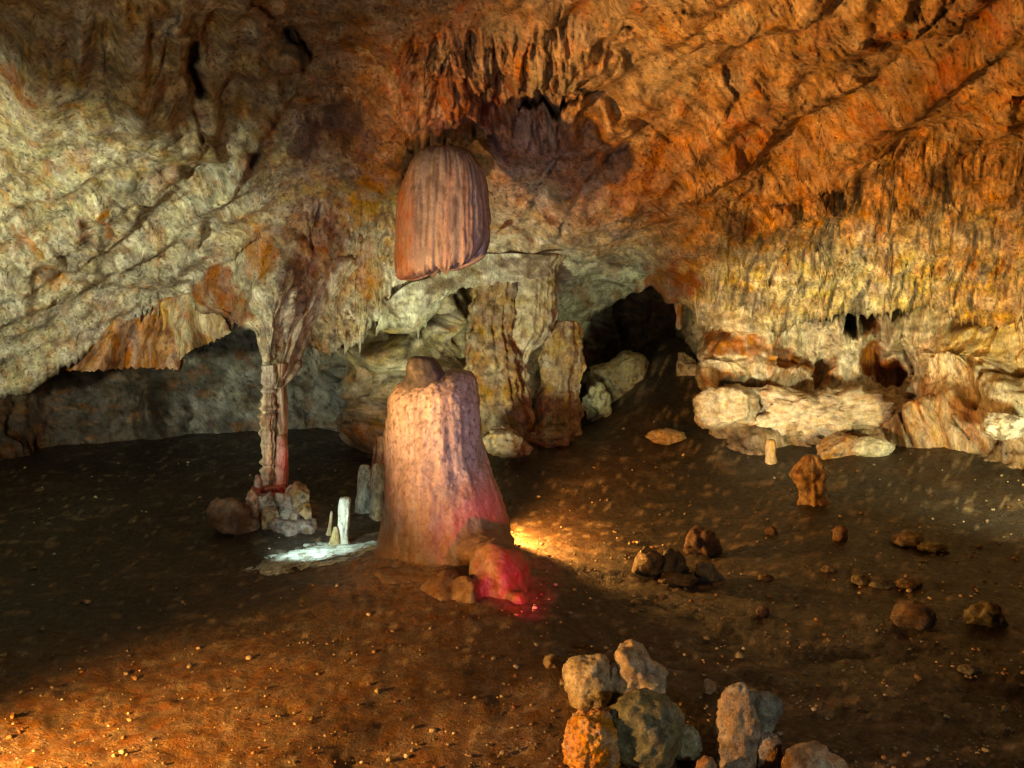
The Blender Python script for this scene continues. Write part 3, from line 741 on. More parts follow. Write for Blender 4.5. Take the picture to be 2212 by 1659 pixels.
# ---- hanging stalactite
TY = 5.25
top = at_y(955, 315, TY)
stal = thing('stalactite', tuple(top), 'broad bell shaped fluted stalactite hanging from the roof above the tall stalagmite', 'stalactite')
def col_st(P):
    C = np.broadcast_to(np.array((.31, .295, .31)), P.shape).copy()
    q = P*np.array([16, 16, 1.2])
    C = mix(C, sstep(.05, .4, fbm(q, 4))*.75, (.46, .34, .29))
    C = mix(C, sstep(.05, .38, fbm(q*1.5+7, 4))*.75, (.14, .11, .11))
    z = P[..., 2]; zt = float(top[2])
    C = mix(C, sstep(zt-.16, zt-.02, z + .05*fbm(P*6, 3))*.8, (.07, .07, .075))  # top that the low lamps miss, its shade painted in
    C = mix(C, sstep(-.52, -.62, P[..., 0] + .04*fbm(P*5, 2))*.8, (.34, .15, .06))  # orange lamplight on the left edge, painted in
    return C
pos, th = loft([(316, 945, 975), (318, 925, 992), (323, 910, 1008), (335, 897, 1024), (350, 888, 1034), (380, 876, 1046), (415, 864, 1053), (455, 857, 1056), (500, 853, 1057), (530, 852, 1056), (548, 856, 1050), (553, 880, 1026), (548, 920, 985), (540, 945, 955)],
                TY, n=190, seg=260, depth=.8, flute=.008, rough=.010, seed=12, fl_freq=26)
# ragged hem: drip points along the bottom
hem = sstep(-.28, -.62, pos[..., 2].mean(1) - pos[0, :, 2].mean())[:, None]
ux = (pos[..., 0] - pos[..., 0].mean(1)[:, None])/.28
pos[..., 2] += hem*(.085*ux - .075 + .05*ux**2) - hem*(.025*n2(np.cos(th)*3, np.sin(th)*3, 3.3, 4) + .04*np.maximum(0, n2(np.cos(th)*11, np.sin(th)*11, 8.3, 2)))[None]
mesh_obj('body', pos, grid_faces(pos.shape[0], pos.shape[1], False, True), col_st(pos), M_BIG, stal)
# ---- slender twin column on the left
CY = 6.0
cb = at_y(595, 1130, CY)
colm = thing('column', (cb[0], CY, float(floor_h(cb[0], CY))), 'slender twin stemmed cave column reaching from rubble to the roof on the left', 'column')
cc = shade((.50, .41, .27), (.58, .50, .34), (.27, .13, .05), seed=3, k=9, streak=1)
cd = shade((.40, .24, .13), (.52, .40, .26), (.24, .08, .03), seed=5, k=9, streak=1)
formation('flare', [(560, 470, 725), (610, 500, 695), (655, 524, 672), (690, 540, 652), (720, 550, 641), (745, 555, 634), (770, 557, 629), (800, 562, 626), (808, 566, 621), (822, 574, 612), (840, 584, 602)], CY, cc, M_FLOW, colm, n=110, seg=120, depth=.8, lean=.85, flute=.05, rough=.025, seed=4, fl_freq=18)
lv = []
for k, py in enumerate(np.arange(790, 1062, 9)):
    b = 3.5*math.sin(py*.21) + 2.5*math.sin(py*.093+1); w = 15 + 2.5*math.sin(py*.33) - .012*(py-790)
    cx = 580 - .004*(py-790) + 2*math.sin(py*.04)
    lv.append((py, cx-w-b*.4, cx+w+b*.4))
formation('stem', lv, CY-.02, cc, M_FLOW, colm, n=150, seg=60, depth=1, flute=.012, rough=.014, seed=6)
lv = [(py, 606-13+2*math.sin(py*.05), 606+12+2*math.sin(py*.05+.6)+.01*(py-790)) for py in np.arange(785, 1062, 14)]
formation('stem', lv, CY+.04, cd, M_FLOW, colm, n=120, seg=60, depth=1, flute=.012, rough=.008, seed=7)
formation('stem', [(940, 600, 612), (960, 597, 620), (990, 596, 622), (1020, 594, 618), (1052, 590, 614)], CY-.06, shade((.46, .25, .2), (.5, .3, .25), seed=1), M_WET, colm, n=60, seg=40, flute=.006, rough=.006, seed=9)  # wet lower piece, red lamplight partly put into its colour
formation('plinth', [(1050, 572, 622), (1075, 560, 638), (1115, 545, 655), (1165, 520, 685), (1200, 480, 715), (1220, 440, 740)], CY-.12,
          shade((.26, .13, .07), (.36, .24, .16), (.10, .05, .03), seed=5, k=8), M_ROCK, colm, n=80, seg=90, depth=.7, flute=.05, rough=.06, seed=10)

# stones heaped round the column foot
heap = [  # box, base, alt, label
    (560, 1062, 598, 1104, (.30, .29, .28), (.5, .5, .46), 'grey and white knobbly stone directly below the column stems'),
    (590, 1064, 622, 1096, (.58, .55, .5), (.4, .36, .34), 'white wedge shaped stone at the column foot, right of the grey knobbly one'),
    (563, 1098, 602, 1150, (.52, .34, .16), (.62, .48, .28), 'tall honey coloured stone at the front of the column heap'),
    (612, 1052, 640, 1112, (.42, .28, .24), (.52, .40, .36), 'pinkish upright stone leaning behind the column heap'),
    (630, 1044, 668, 1110, (.50, .32, .14), (.58, .42, .2), 'tall tan stump shaped stone at the right end of the column heap'),
    (590, 1118, 650, 1168, (.26, .20, .19), (.34, .26, .24), 'purplish grey rounded boulder in the middle of the column heap'),
    (600, 1155, 660, 1196, (.34, .14, .06), (.42, .24, .12), 'rust orange jagged stone low in front of the column heap'),
    (530, 1060, 562, 1120, (.34, .14, .07), (.4, .26, .2), 'rust red upright stone at the left end of the column heap'),
    (448, 1080, 545, 1150, (.09, .04, .022), (.14, .065, .035), 'wide dark maroon boulder left of the column heap'),
    (548, 1030, 566, 1072, (.40, .30, .26), (.3, .14, .1), 'thin pale spike shaped stone beside the column stems'),
    (520, 1110, 560, 1160, (.22, .11, .06), (.34, .2, .12), 'small rust brown stone at the left front of the column heap'),
    (604, 1096, 634, 1126, (.50, .47, .42), (.36, .33, .3), 'small pale grey stone in the middle of the column heap, above the purplish boulder'),
    (540, 1085, 566, 1112, (.46, .40, .34), (.3, .22, .16), 'little whitish stone left of the grey and white knobbly one'),
    (622, 1100, 648, 1130, (.40, .30, .24), (.5, .4, .3), 'little tan stone right of the small pale grey one'),
    (555, 1148, 592, 1180, (.24, .12, .07), (.3, .18, .1), 'dark rust stone below the tall honey coloured one'),
    (645, 1085, 672, 1122, (.46, .26, .1), (.5, .36, .2), 'small amber stone under the tan stump shaped one'),
    (640, 1120, 680, 1160, (.20, .13, .10), (.32, .28, .26), 'small dark brown stone between the tan stump stone and the white crust')]
for k, (x0, y0, x1, y1, b, a, lb) in enumerate(heap):
    Yk = CY - .54 + .10*(1150-y1)/100 + (.25 if y1 < 1080 else 0)
    c = at_y((x0+x1)/2, (y0+y1)/2, Yk); w = (x1-x0)/F*Yk/2; h = (y1-y0)/F*Yk/2
    o = lump('stone', c, (w*1.1, w*1.0, h*1.2), shade(tuple(.62*v+.38*q for v, q in zip(b, (.36, .23, .14))), a, (.08, .05, .035), seed=k, k=15), M_ROCK, seed=20+k, facets=6, noise=.22, fine=.08, sub=4, box=.15, cut=.6)
    tag(o, lb, 'stone', 'stones heaped round the column foot')

# ---- white wet crust with the broken stump, spikes and pale stumps
def col_cr(P):
    C = np.broadcast_to(np.array((.50, .56, .51)), P.shape).copy()  # white crust; green lamp glow and wet highlights put into the colour
    C = mix(C, sstep(-.05, .35, fbm(P*9, 4))*.7, (.62, .66, .60))
    C = mix(C, sstep(.1, .4, fbm(P*13+4, 4))*.8, (.14, .10, .06))
    return C
cr = on_floor(700, 1200)
V, Fc = ico(6)
rr = 1 + .40*fbm(V*1.5+2, 3) + .22*fbm(V*4+1, 3)
X = cr.x + V[:, 0]*.36*rr + V[:, 1]*.10; Y = cr.y + V[:, 1]*.30*rr
Z = floor_h(X, Y) + np.where(V[:, 2] > 0, .030, .04)*V[:, 2]
Z = Z + .016*(ridged(np.stack([X*5, Y*13, 0*X], -1), 3)-.45)*np.clip(V[:, 2]*4, 0, 1)
P = np.stack([X, Y, Z], -1)
o = mesh_obj('calcite_crust', P - np.array(cr), Fc, col_cr(P), M_WET); o.location = cr
tag(o, 'glistening greenish white calcite crust spread on the floor between column and stalagmite', 'calcite crust')
def small_stal(name, levels, base_y, col, label, cat='stalagmite', group=None, mat=None, **kw):
    b = on_floor((levels[-1][1]+levels[-1][2])/2, base_y)
    t = formation(name, levels, b.y, col, mat or M_FLOW, **kw)
    # move the origin to the foot
    off = np.array([b.x, b.y, b.z]); n = len(t.data.vertices); co = np.empty(n*3, np.float32)
    t.data.vertices.foreach_get('co', co); co = (co.reshape(-1, 3) - off).astype(np.float32)
    t.data.vertices.foreach_set('co', co.ravel()); t.data.update(); t.location = off
    return tag(t, label, cat, group)
small_stal('stalagmite', [(1076, 734, 756), (1082, 732, 758), (1100, 731, 757), (1130, 729, 757), (1150, 729, 754), (1165, 727, 753), (1185, 722, 757)], 1178,
           shade((.78, .77, .66), (.82, .80, .72), (.6, .55, .4), seed=3, k=20), 'short flat topped white stalagmite stump glowing brightly on the white crust', n=60, seg=50, flute=.010, rough=.012, seed=3)
small_stal('stalagmite', [(1105, 715, 717), (1120, 712, 718), (1140, 708, 716), (1160, 704, 716)], 1158, shade((.55, .40, .22), (.6, .5, .3), seed=4), 'thin needle shaped tan stalagmite left of the white stump', n=40, seg=24, flute=.003, rough=.004, seed=5)
small_stal('stalagmite', [(1138, 722, 727), (1150, 718, 731), (1170, 712, 734), (1186, 708, 736)], 1182, shade((.46, .36, .18), (.56, .48, .28), seed=4), 'stubby ochre stalagmite tip at the foot of the white stump', n=40, seg=24, flute=.004, rough=.006, seed=6)
small_stal('stalagmite', [(1004, 780, 796), (1012, 775, 801), (1030, 772, 805), (1060, 770, 806), (1090, 770, 806), (1130, 768, 808)], 1108, shade((.42, .44, .36), (.54, .55, .45), (.14, .14, .11), seed=5, k=18), 'grey speckled blunt stalagmite behind the white stump', n=50, seg=44, flute=.01, rough=.016, seed=8)
small_stal('stalagmite', [(1003, 808, 826), (1012, 802, 834), (1030, 801, 838), (1070, 800, 840), (1110, 798, 842), (1140, 796, 844)], 1122, shade((.44, .34, .2), (.5, .44, .32), (.2, .16, .1), seed=7, k=14), 'tan blunt stalagmite tucked against the left side of the tall one', n=50, seg=44, flute=.01, rough=.014, seed=9)
small_stal('stalagmite', [(940, 812, 830), (960, 806, 838), (990, 803, 842), (1040, 800, 846)], 1060, shade((.26, .09, .03), (.32, .14, .06), seed=7, k=14), 'rust red stalagmite in the shade left of the tall one', n=50, seg=44, flute=.012, rough=.016, seed=19)

# ---- pillars under the ledge in the middle distance
def pillar(name, levels, Y, col, label, cat='pillar', **kw):
    b = at_y((levels[-1][1]+levels[-1][2])/2, levels[-1][0], Y)
    t = formation(name, levels, Y, col, M_WALL, **kw)
    co = np.empty(len(t.data.vertices)*3, np.float32); t.data.vertices.foreach_get('co', co)
    co = (co.reshape(-1, 3) - b).astype(np.float32); t.data.vertices.foreach_set('co', co.ravel()); t.data.update()
    t.location = b
    return tag(t, label, cat)
pillar('rock_pillar', [(585, 1010, 1125), (620, 1018, 1118), (660, 1016, 1108), (720, 1012, 1110), (780, 1010, 1120), (850, 1015, 1126), (900, 1030, 1135), (940, 1035, 1150), (975, 1040, 1180), (1060, 1035, 1195)], 7.55,
       shade((.27, .15, .06), (.38, .26, .13), (.07, .04, .02), seed=3, k=8), 'thick brown mottled rock pillar right behind the tall stalagmite', n=140, seg=120, depth=.7, flute=.05, rough=.06, seed=23)
pillar('rock_pillar', [(555, 1110, 1215), (580, 1105, 1200), (630, 1100, 1198), (680, 1098, 1196), (720, 1098, 1180), (760, 1096, 1150), (800, 1094, 1140), (860, 1098, 1140), (930, 1100, 1150), (1050, 1095, 1160)], 7.6,
       shade((.48, .38, .22), (.54, .43, .26), (.22, .13, .06), seed=9, k=7), 'smooth tan rock pillar leaning in beside the brown mottled one', n=130, seg=110, depth=.7, flute=.03, rough=.04, seed=25)
pillar('rock_pillar', [(695, 1200, 1245), (720, 1180, 1255), (770, 1165, 1258), (820, 1168, 1258), (870, 1160, 1254), (910, 1155, 1256), (950, 1150, 1265), (1030, 1145, 1270)], 7.75,
       shade((.46, .29, .12), (.52, .38, .2), (.18, .10, .05), seed=11, k=8), 'orange tan rock pillar with creases at the edge of the dark recess', n=110, seg=110, depth=.7, flute=.04, rough=.05, seed=27)
pillar('stalactite', [(560, 1445, 1495), (600, 1452, 1488), (640, 1458, 1478), (680, 1461, 1473), (712, 1465, 1469)], 8.6, shade((.34, .14, .05), (.42, .24, .1), seed=1), 'small rust coloured stalactite hanging in the dark recess', 'stalactite', n=60, seg=40, flute=.02, rough=.02, seed=31)

# ---- rust coloured curtain on the left
def curtain(name, pts_top, pts_bot, Ya, Yb, fold, col, label, seed):
    n, m = 150, 90
    s = np.linspace(0, 1, n); v = np.linspace(0, 1, m)
    tp = smooth_interp([p + (0,) for p in pts_top], n)[:, :2]; bt = smooth_interp([p + (0,) for p in pts_bot], n)[:, :2]
    bt[:, 1] += 7*n2(s*26, s*0, seed, 2)
    px = tp[None, :, 0]*(1-v[:, None]) + bt[None, :, 0]*v[:, None]
    py = tp[None, :, 1]*(1-v[:, None]) + bt[None, :, 1]*v[:, None]
    Y = (Ya*(1-s) + Yb*s)[None] + fold*np.sin(s*math.pi*3.4+1.0)[None]*(.25+v[:, None])*.5 + .12*(1-v[:, None])
    P = at_y(px, py, Y)
    P += .03*fbm(P*5+seed, 3)[..., None]*np.array([.3, 1, .3])
    Q = P + np.array([0, .07, .01])
    allP = np.concatenate([P, Q[::-1]], 0)
    allP = np.concatenate([allP, allP[:1]], 0)
    o = mesh_obj(name, allP, grid_faces(*allP.shape[:2]), col(allP), M_FLOW)
    c = allP.reshape(-1, 3).mean(0); c[2] = allP[..., 2].max()
    co = (allP.reshape(-1, 3) - c).astype(np.float32)
    o.data.vertices.foreach_set('co', co.ravel()); o.data.update(); o.location = c
    return tag(o, label, 'curtain')
curtain('cave_curtain', [(200, 735), (280, 660), (330, 645), (400, 640)], [(100, 800), (200, 800), (300, 795), (385, 800)], 7.2, 7.1, .34, shade((.36, .15, .05), (.44, .22, .09), (.12, .045, .02), seed=2, k=5),
        'rust brown stone curtain hanging under the left edge of the roof', 3)
curtain('cave_curtain', [(345, 655), (385, 640), (430, 640), (470, 660)], [(372, 803), (400, 765), (450, 742), (504, 716)], 6.98, 6.85, .24, shade((.46, .30, .14), (.56, .45, .27), (.36, .14, .04), seed=6, k=5),
        'pale cream stone curtain with a rust edge, right of the brown one', 5)

o = curtain('rock_ledge', [(832, 655), (885, 612), (930, 600), (985, 562), (1090, 548), (1190, 552)], [(842, 676), (900, 712), (925, 664), (960, 636), (1080, 612), (1190, 598)], 6.95, 7.25, .05,
        shade((.62, .60, .45), (.66, .63, .5), (.42, .34, .2), seed=3, k=5), 'pale cream smooth rock ledge slanting up to the right from behind the hanging stalactite', 9)
o['category'] = 'rock ledge'
# ---- rocks along the right wall and in the middle distance
def rock(name, x0, y0, x1, y1, Y, b, a, label, cat='boulder', group=None, seed=0, deep=.8, dark=(.08, .05, .03), mat=None, **kw):
    c = at_y((x0+x1)/2, (y0+y1)/2, Y); w = (x1-x0)/F*Y/2; h = (y1-y0)/F*Y/2
    kw.setdefault('facets', 6); kw.setdefault('sub', 5)
    o = lump(name, c, (w*1.08, w*deep, h*1.12), shade(b, a, dark, seed=seed, k=9), mat or M_ROCK, seed=seed, **kw)
    return tag(o, label, cat, group)
rock('boulder', 1508, 838, 1628, 922, 7.3, (.44, .36, .24), (.50, .43, .3), 'pale cream smooth sided boulder at the left foot of the right wall', seed=41, box=.1, noise=.22, dark=(.3, .2, .1), cut=.7)
rock('rock_shelf', 1625, 850, 1925, 935, 7.35, (.54, .43, .30), (.60, .50, .36), 'long pale undercut rock shelf along the foot of the right wall', 'rock shelf', seed=43, deep=.3, box=.2, noise=.4, fine=.14, dark=(.3, .16, .08), facets=3)
rock('boulder', 1838, 945, 1926, 990, 6.9, (.60, .58, .46), (.66, .63, .5), 'smooth white egg shaped boulder below the rock shelf', seed=45, facets=2, noise=.1, fine=.03, dark=(.4, .36, .26), cut=.8)
rock('boulder', 1765, 940, 1850, 990, 7.0, (.36, .20, .08), (.46, .3, .14), 'brown cracked boulder left of the white egg shaped one', seed=46, box=.3)
rock('boulder', 2130, 895, 2212, 950, 6.2, (.48, .48, .44), (.55, .54, .46), 'pale bluish white boulder at the right edge of the cave', seed=49, box=.2)
rock('boulder', 1278, 765, 1395, 870, 8.6, (.36, .30, .15), (.44, .38, .21), 'large yellowish boulder below the dark recess', seed=51, box=.25)
rock('boulder', 1256, 830, 1318, 915, 8.2, (.44, .42, .24), (.52, .5, .32), 'smaller yellowish broken boulder at the foot of the orange tan pillar', seed=52, noise=.3)
rock('boulder', 1400, 755, 1455, 810, 9.0, (.36, .27, .12), (.44, .36, .18), 'small ochre boulder right of the large yellowish one', seed=53)
rock('boulder', 1455, 770, 1510, 880, 8.3, (.46, .40, .26), (.54, .48, .32), 'pale upright boulder between the recess and the right wall', seed=54, box=.3)
rock('boulder', 1040, 925, 1145, 990, 6.9, (.34, .24, .13), (.40, .31, .18), 'cream wedge shaped boulder at the foot of the brown pillar', seed=55, noise=.2)
rock('boulder', 1140, 925, 1250, 965, 7.2, (.24, .15, .07), (.30, .2, .1), 'low brown boulder in front of the orange tan pillar', seed=56, noise=.25)
stone('stone', 1402, 928, 1480, 962, shade((.40, .28, .13), (.46, .34, .18), seed=2), 'flat ochre stone lying alone on the dark slope below the recess', 'stone', seed=57, deep=.7)
small_stal('stalagmite', [(985, 1740, 1768), (1000, 1732, 1778), (1025, 1718, 1788), (1045, 1724, 1786), (1070, 1728, 1784), (1092, 1716, 1794)], 1085, shade((.34, .22, .10), (.42, .3, .16), (.12, .07, .04), seed=8, k=9), 'knobbly brown stalagmite stump alone on the dark floor at right', n=60, seg=50, flute=.03, rough=.04, seed=12)
small_stal('stalagmite', [(950, 1658, 1672), (958, 1655, 1674), (985, 1654, 1675), (1004, 1652, 1677)], 1002, shade((.34, .2, .08), (.4, .26, .12), seed=8, k=9), 'thin brown post like stalagmite below the left end of the rock shelf', n=30, seg=30, flute=.01, rough=.012, seed=13)

# ---- foreground rocks
fg = 'rocks piled in the right foreground'
stone('rock', 1224, 1424, 1318, 1538, shade((.48, .40, .24), (.54, .46, .30), (.24, .18, .09), seed=1, k=14), 'rounded tan rock at the upper left of the foreground pile', 'rock', fg, seed=61, facets=4, noise=.16, box=.1, cut=.74)
stone('rock', 1326, 1405, 1432, 1520, shade((.50, .39, .24), (.60, .51, .35), (.24, .18, .12), seed=2, k=12), 'pale two lobed rock standing at the back of the foreground pile', 'rock', fg, seed=62, facets=5, noise=.26, box=.2, cut=.74)
stone('boulder', 1310, 1500, 1475, 1672, shade((.19, .19, .10), (.25, .25, .14), (.09, .09, .05), seed=3, k=11), 'large dull mossy green boulder in the middle of the foreground pile', 'boulder', fg, seed=63, facets=4, noise=.16, fine=.06, cut=.78)
stone('rock', 1218, 1542, 1345, 1690, shade((.60, .27, .045), (.66, .36, .09), (.34, .14, .02), seed=4, k=18), 'crumbly bright orange rock at the left of the foreground pile', 'rock', fg, seed=64, facets=2, noise=.16, fine=.10, sub=6, cut=.8)
stone('rock', 1446, 1568, 1514, 1652, shade((.28, .30, .20), (.36, .37, .26), (.12, .12, .08), seed=5, k=16), 'small round grey green rock between green boulder and upright rock', 'rock', fg, seed=65, facets=3, noise=.16, fine=.07)
stone('rock', 1550, 1478, 1642, 1690, shade((.38, .28, .18), (.44, .42, .38), (.18, .14, .1), seed=6, k=9), 'tall upright orange and grey rock with a pale vein, largest standing one in the pile', 'rock', fg, seed=66, facets=5, noise=.2, box=.12, cut=.74, deep=.8)
stone('rock', 1608, 1498, 1688, 1600, shade((.27, .27, .21), (.34, .34, .27), (.12, .12, .1), seed=7, k=11), 'squarish grey rock leaning behind the tall upright one', 'rock', fg, seed=67, facets=5, noise=.14, box=.3, cut=.72)
stone('rock', 1632, 1578, 1690, 1678, shade((.40, .24, .11), (.3, .28, .25), (.14, .1, .08), seed=8, k=11), 'narrow tan rock pressed against the right side of the upright one', 'rock', fg, seed=68, facets=5, noise=.14)
stone('rock', 1690, 1620, 1835, 1760, shade((.44, .26, .11), (.54, .44, .3), (.2, .12, .06), seed=9, k=9), 'low ochre rock cut by the bottom edge of the photo', 'rock', fg, seed=69, facets=6, noise=.2)
stone('rock', 1490, 1640, 1560, 1720, shade((.34, .18, .08), (.4, .28, .16), (.12, .08, .05), seed=10, k=9), 'brown rock low in front of the tall upright one', 'rock', fg, seed=70)
stone('rock', 1518, 1462, 1546, 1502, shade((.36, .2, .08), (.42, .28, .12), seed=10, k=12), 'little rust stone up and left of the tall upright rock', 'stone', fg, seed=71, sub=4)
stone('rock', 1175, 1418, 1205, 1452, shade((.36, .26, .12), (.42, .32, .18), seed=10, k=12), 'little tan stone left of the rounded tan rock', 'stone', fg, seed=72, sub=4)

# ---- stones on the dark floor at the right
fs = [(1936, 1290, 2020, 1362, (.26, .14, .06), (.20, .19, .18), 'low brown and grey rock half sunk in the floor at far right', .2),
      (2096, 1298, 2170, 1356, (.30, .25, .11), (.36, .31, .15), 'craggy yellowish rock, rightmost on the dark floor', .35),
      (1802, 1128, 1832, 1174, (.36, .16, .06), (.42, .24, .1), 'small upright rust stone on the dark floor below the brown stump', .2),
      (1936, 1142, 1996, 1186, (.42, .32, .2), (.5, .4, .28), 'pale lump of rock on the dark floor, below the white egg shaped boulder', .2),
      (1990, 1170, 2050, 1196, (.26, .22, .12), (.3, .26, .16), 'flat olive stone beside the pale lump on the dark floor', .2),
      (1776, 1226, 1808, 1242, (.34, .24, .12), (.4, .3, .16), 'small flat tan stone in the middle of the dark floor', .2),
      (1842, 1240, 1880, 1264, (.34, .27, .12), (.4, .32, .16), 'yellowish stone at the left end of a short row on the dark floor', .2),
      (1940, 1250, 1992, 1274, (.34, .2, .07), (.42, .28, .1), 'ochre stone at the right end of a short row on the dark floor', .2),
      (1884, 1254, 1930, 1272, (.30, .28, .2), (.42, .4, .3), 'thin pale flake between the two stones of the short row', .2),
      (1635, 1306, 1662, 1334, (.22, .07, .04), (.28, .12, .07), 'dark red stone on the floor right of the mound', .2),
      (1588, 1408, 1608, 1428, (.44, .38, .24), (.5, .44, .28), 'small round pale stone alone above the upright rock', .1),
      (1640, 1240, 1670, 1258, (.30, .16, .08), (.36, .22, .12), 'small reddish stone right of the dark rubble', .2),
      (2110, 1175, 2122, 1192, (.38, .28, .16), (.42, .32, .2), 'tiny tan stone far right of the pale lump', .1),
      (1372, 1172, 1430, 1250, (.26, .16, .07), (.34, .22, .1), 'pointed brown rock at the left of the dark rubble', .3),
      (1425, 1176, 1480, 1250, (.10, .085, .06), (.14, .12, .09), 'dark slaty rock in the middle of the dark rubble', .3),
      (1478, 1135, 1555, 1205, (.18, .09, .05), (.24, .13, .07), 'wide rust brown rock at the back of the dark rubble', .3),
      (1505, 1210, 1560, 1262, (.16, .16, .13), (.34, .34, .3), 'grey chipped rock at the right of the dark rubble', .3),
      (1430, 1240, 1500, 1266, (.20, .12, .06), (.26, .17, .09), 'low brown rock in front of the dark rubble', .3),
      (1655, 1135, 1680, 1160, (.20, .10, .05), (.26, .14, .07), 'small brown stone behind the reddish stone', .2),
      (2075, 1440, 2120, 1462, (.30, .27, .17), (.36, .33, .22), 'flat olive grey stone at the lower right edge of the floor', .2)]
for k, (x0, y0, x1, y1, b, a, lb, nz) in enumerate(fs):
    stone('stone' if (x1-x0) < 58 else 'rock', x0, y0, x1, y1, shade(tuple(.46*v for v in b), tuple(.55*v for v in a), (.045, .033, .022), seed=k, k=13), lb, 'stone' if (x1-x0) < 58 else 'rock', 'stones lying on the dark floor', seed=130+k, noise=nz, fine=.08, sub=4, sink=.5, cut=.7)
# left floor
stone('stone', 182, 1298, 196, 1308, shade((.5, .35, .25), None, seed=1), 'tiny pale pink stone alone on the left floor', 'stone', seed=170, sub=3)

# loose grit: far too much to count
def build_grit():
    V0, F0 = ico(1)
    rs = np.random.RandomState(11); Vs = []; Fs = []; Cs = []; k = 0
    for i in range(3600):
        px = rs.uniform(-150, 2350); py = rs.uniform(985, 1720)
        dens = .25 + .5*(px > 1050) + .35*(py > 1400)
        if rs.rand() > dens: continue
        dx, dy, dz = [float(v) for v in ray(px, py)]; t = -CAMZ/dz
        x, y = dx*t, dy*t
        if y > 9: continue
        z = float(floor_h(x, y))
        s = .0026*(1/(rs.rand()*.9+.1))**.7*(.7 + .12*y)*.8
        v = V0*(1+.5*rs.normal(size=(len(V0), 1))*.4)*np.array([s*1.4, s*1.1, s*.8])
        a = rs.rand()*6.28; c_, s_ = math.cos(a), math.sin(a)
        v = np.stack([v[:, 0]*c_-v[:, 1]*s_, v[:, 0]*s_+v[:, 1]*c_, v[:, 2]], -1) + np.array([x, y, z+s*.5+.008])
        Vs.append(v); Fs.append(F0 + k); k += len(v)
        c = np.array([(.40, .32, .2), (.30, .16, .07), (.22, .17, .11), (.55, .48, .36), (.2, .08, .04)][rs.choice(5, p=[.25, .25, .3, .08, .12])])
        Cs.append(np.repeat(c[None], len(v), 0))
    o = mesh_obj('gravel', np.concatenate(Vs), np.concatenate(Fs), np.concatenate(Cs), M_ROCK)
    o['kind'] = 'stuff'; o['label'] = 'loose pale grit scattered over the muddy cave floor'
build_grit()

# ------------------------------------------------------------------ light: the show cave's lamps, and some added ones
def lamp(kind, loc, power, color, target=None, size=60, blend=.6, radius=.05):
    d = bpy.data.lights.new('cave_light', kind); d.energy = power; d.color = color
    d.shadow_soft_size = radius
    o = bpy.data.objects.new('cave_light', d); COL.objects.link(o); o.location = loc
    if kind == 'SPOT':
        d.spot_size = math.radians(size); d.spot_blend = blend
        o.rotation_euler = (Vector(target)-Vector(loc)).to_track_quat('-Z', 'Y').to_euler()
    return o
fp = on_floor
lamp('SPOT', (-2.6, 2.75, .30), 1550, (1, .44, .09), (4.4, 5.7, 3.1), 55, .9, .06)            # orange flood, left of the viewer
lamp('SPOT', (-2.55, 2.7, .32), 520, (1, .44, .10), (.75, 6.1, 2.75), 36, .8, .05)               # spot added beside it to brighten the roof
lamp('SPOT', (-2.1, 2.0, .50), 800, (1, .45, .09), (-1.65, 2.55, 0), 74, 1, .05)                  # its spill on the mud
lamp('SPOT', (-2.0, 2.2, .50), 430, (1, .46, .12), (.6, 3.1, .1), 24, .6, .03)                  # separate spot added to warm the near rocks
lamp('SPOT', (-.10, 2.1, .22), 92, (1, .60, .88), (-.36, 5.0, 1.32), 42, .8, .08)               # pink flood on the stalagmite
lamp('SPOT', (-3.0, 2.6, 1.1), 720, (.98, 1, .66), (-3.2, 6.8, 2.0), 68, 1, .1)                # pale green flood, left
lamp('SPOT', (3.35, 4.7, .35), 230, (1, .90, .44), (3.1, 7.8, 1.05), 84, .8, .1)                  # yellow flood, far right
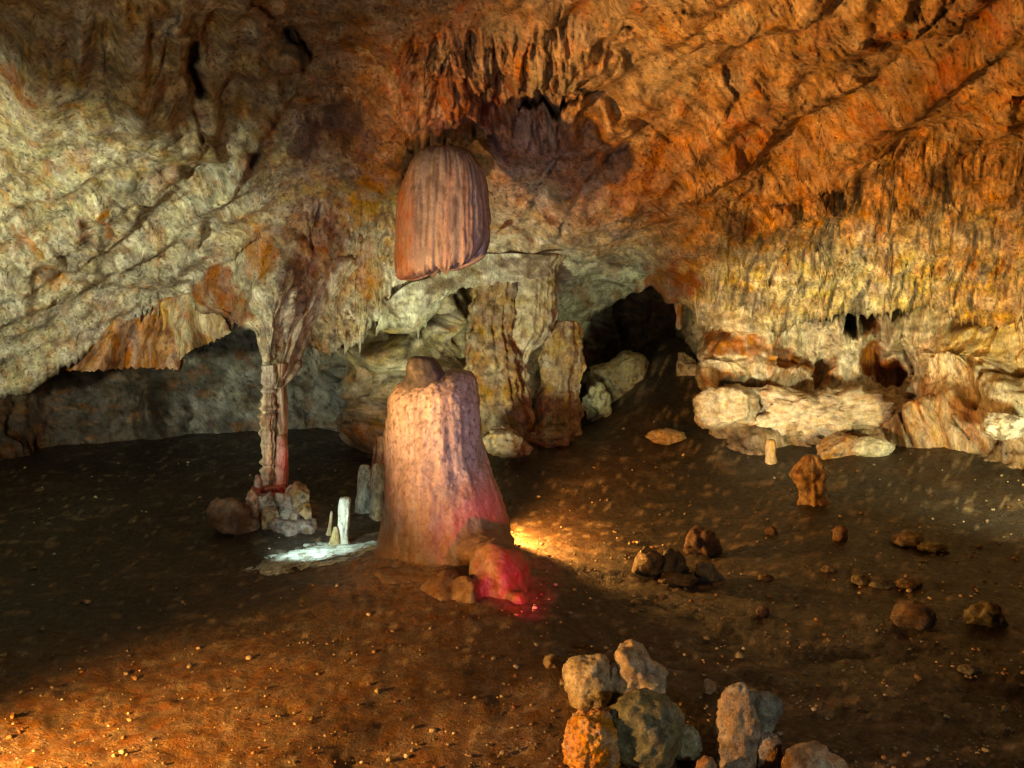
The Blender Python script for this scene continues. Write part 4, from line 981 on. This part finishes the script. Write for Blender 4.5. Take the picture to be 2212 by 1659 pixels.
lamp('SPOT', (1.15, 5.7, .22), 210, (1, .88, .52), (2.9, 8.0, 1.5), 60, .8, .05)                # behind the dark rubble
lamp('SPOT', (-.08, 5.36, float(floor_h(-.08, 5.36))+.22), 200, (1, .42, .08), (1.6, 5.6, -.2), 140, .5, .03)   # behind the stalagmite
lamp('SPOT', (-.5, 5.9, .25), 150, (.96, 1, .62), (-.5, 7.4, 1.5), 100, 1, .08)                 # hidden behind it, on ledge and pillars
lamp('SPOT', (.80, 7.5, .60), 8, (.92, 1, .66), (1.0, 9.2, 1.7), 110, 1, .05)                  # small added lamp, brightens the arch underside
p = fp(742, 1178); lamp('SPOT', (p.x-.16, p.y-.50, p.z+.34), 18, (.76, 1, .88), (p.x-.10, p.y-.12, p.z), 92, .8, .02)     # at the white stump
p = fp(1190, 1400); lamp('SPOT', (p.x, p.y-.02, p.z+.14), 34, (1, .03, .10), at_y(1100, 1225, 4.3), 50, .8, .02)   # red
lamp('SPOT', (-2.4, 4.3, .35), 80, (1, .92, .68), (-1.55, 5.9, .8), 46, 1, .03)                 # added to brighten the column and its rubble
lamp('POINT', at_y(632, 1010, 5.75), .5, (1, .02, .05), radius=.01)                             # red, on the column stem
lamp('SPOT', (-2.7, 7.6, .25), 12, (.76, .90, 1), (-2.0, 9.6, .9), 90, 1, .1)                   # bluish, left chamber
lamp('SPOT', (1.6, .2, 1.6), 72, (1, .95, .80), (.75, 3.3, .1), 52, 1, .06)                     # cool lamp beside the viewer
lamp('SPOT', (-1.3, .1, 1.1), 190, (1, .84, .54), (-1.9, 4.2, 2.7), 105, 1, .20)                # added soft fill for the roof, no fitting behind it

w = bpy.data.worlds.new('World'); S.world = w; w.use_nodes = True
bg = w.node_tree.nodes['Background']; bg.inputs[0].default_value = (1, .8, .6, 1); bg.inputs[1].default_value = .004

S.view_settings.view_transform = 'Standard'; S.view_settings.look = 'None'
S.view_settings.exposure = 0; S.view_settings.gamma = 1
S.cycles.use_denoising = True
S.cycles.max_bounces = 5
S.cycles.diffuse_bounces = 2
S.cycles.sample_clamp_indirect = 4
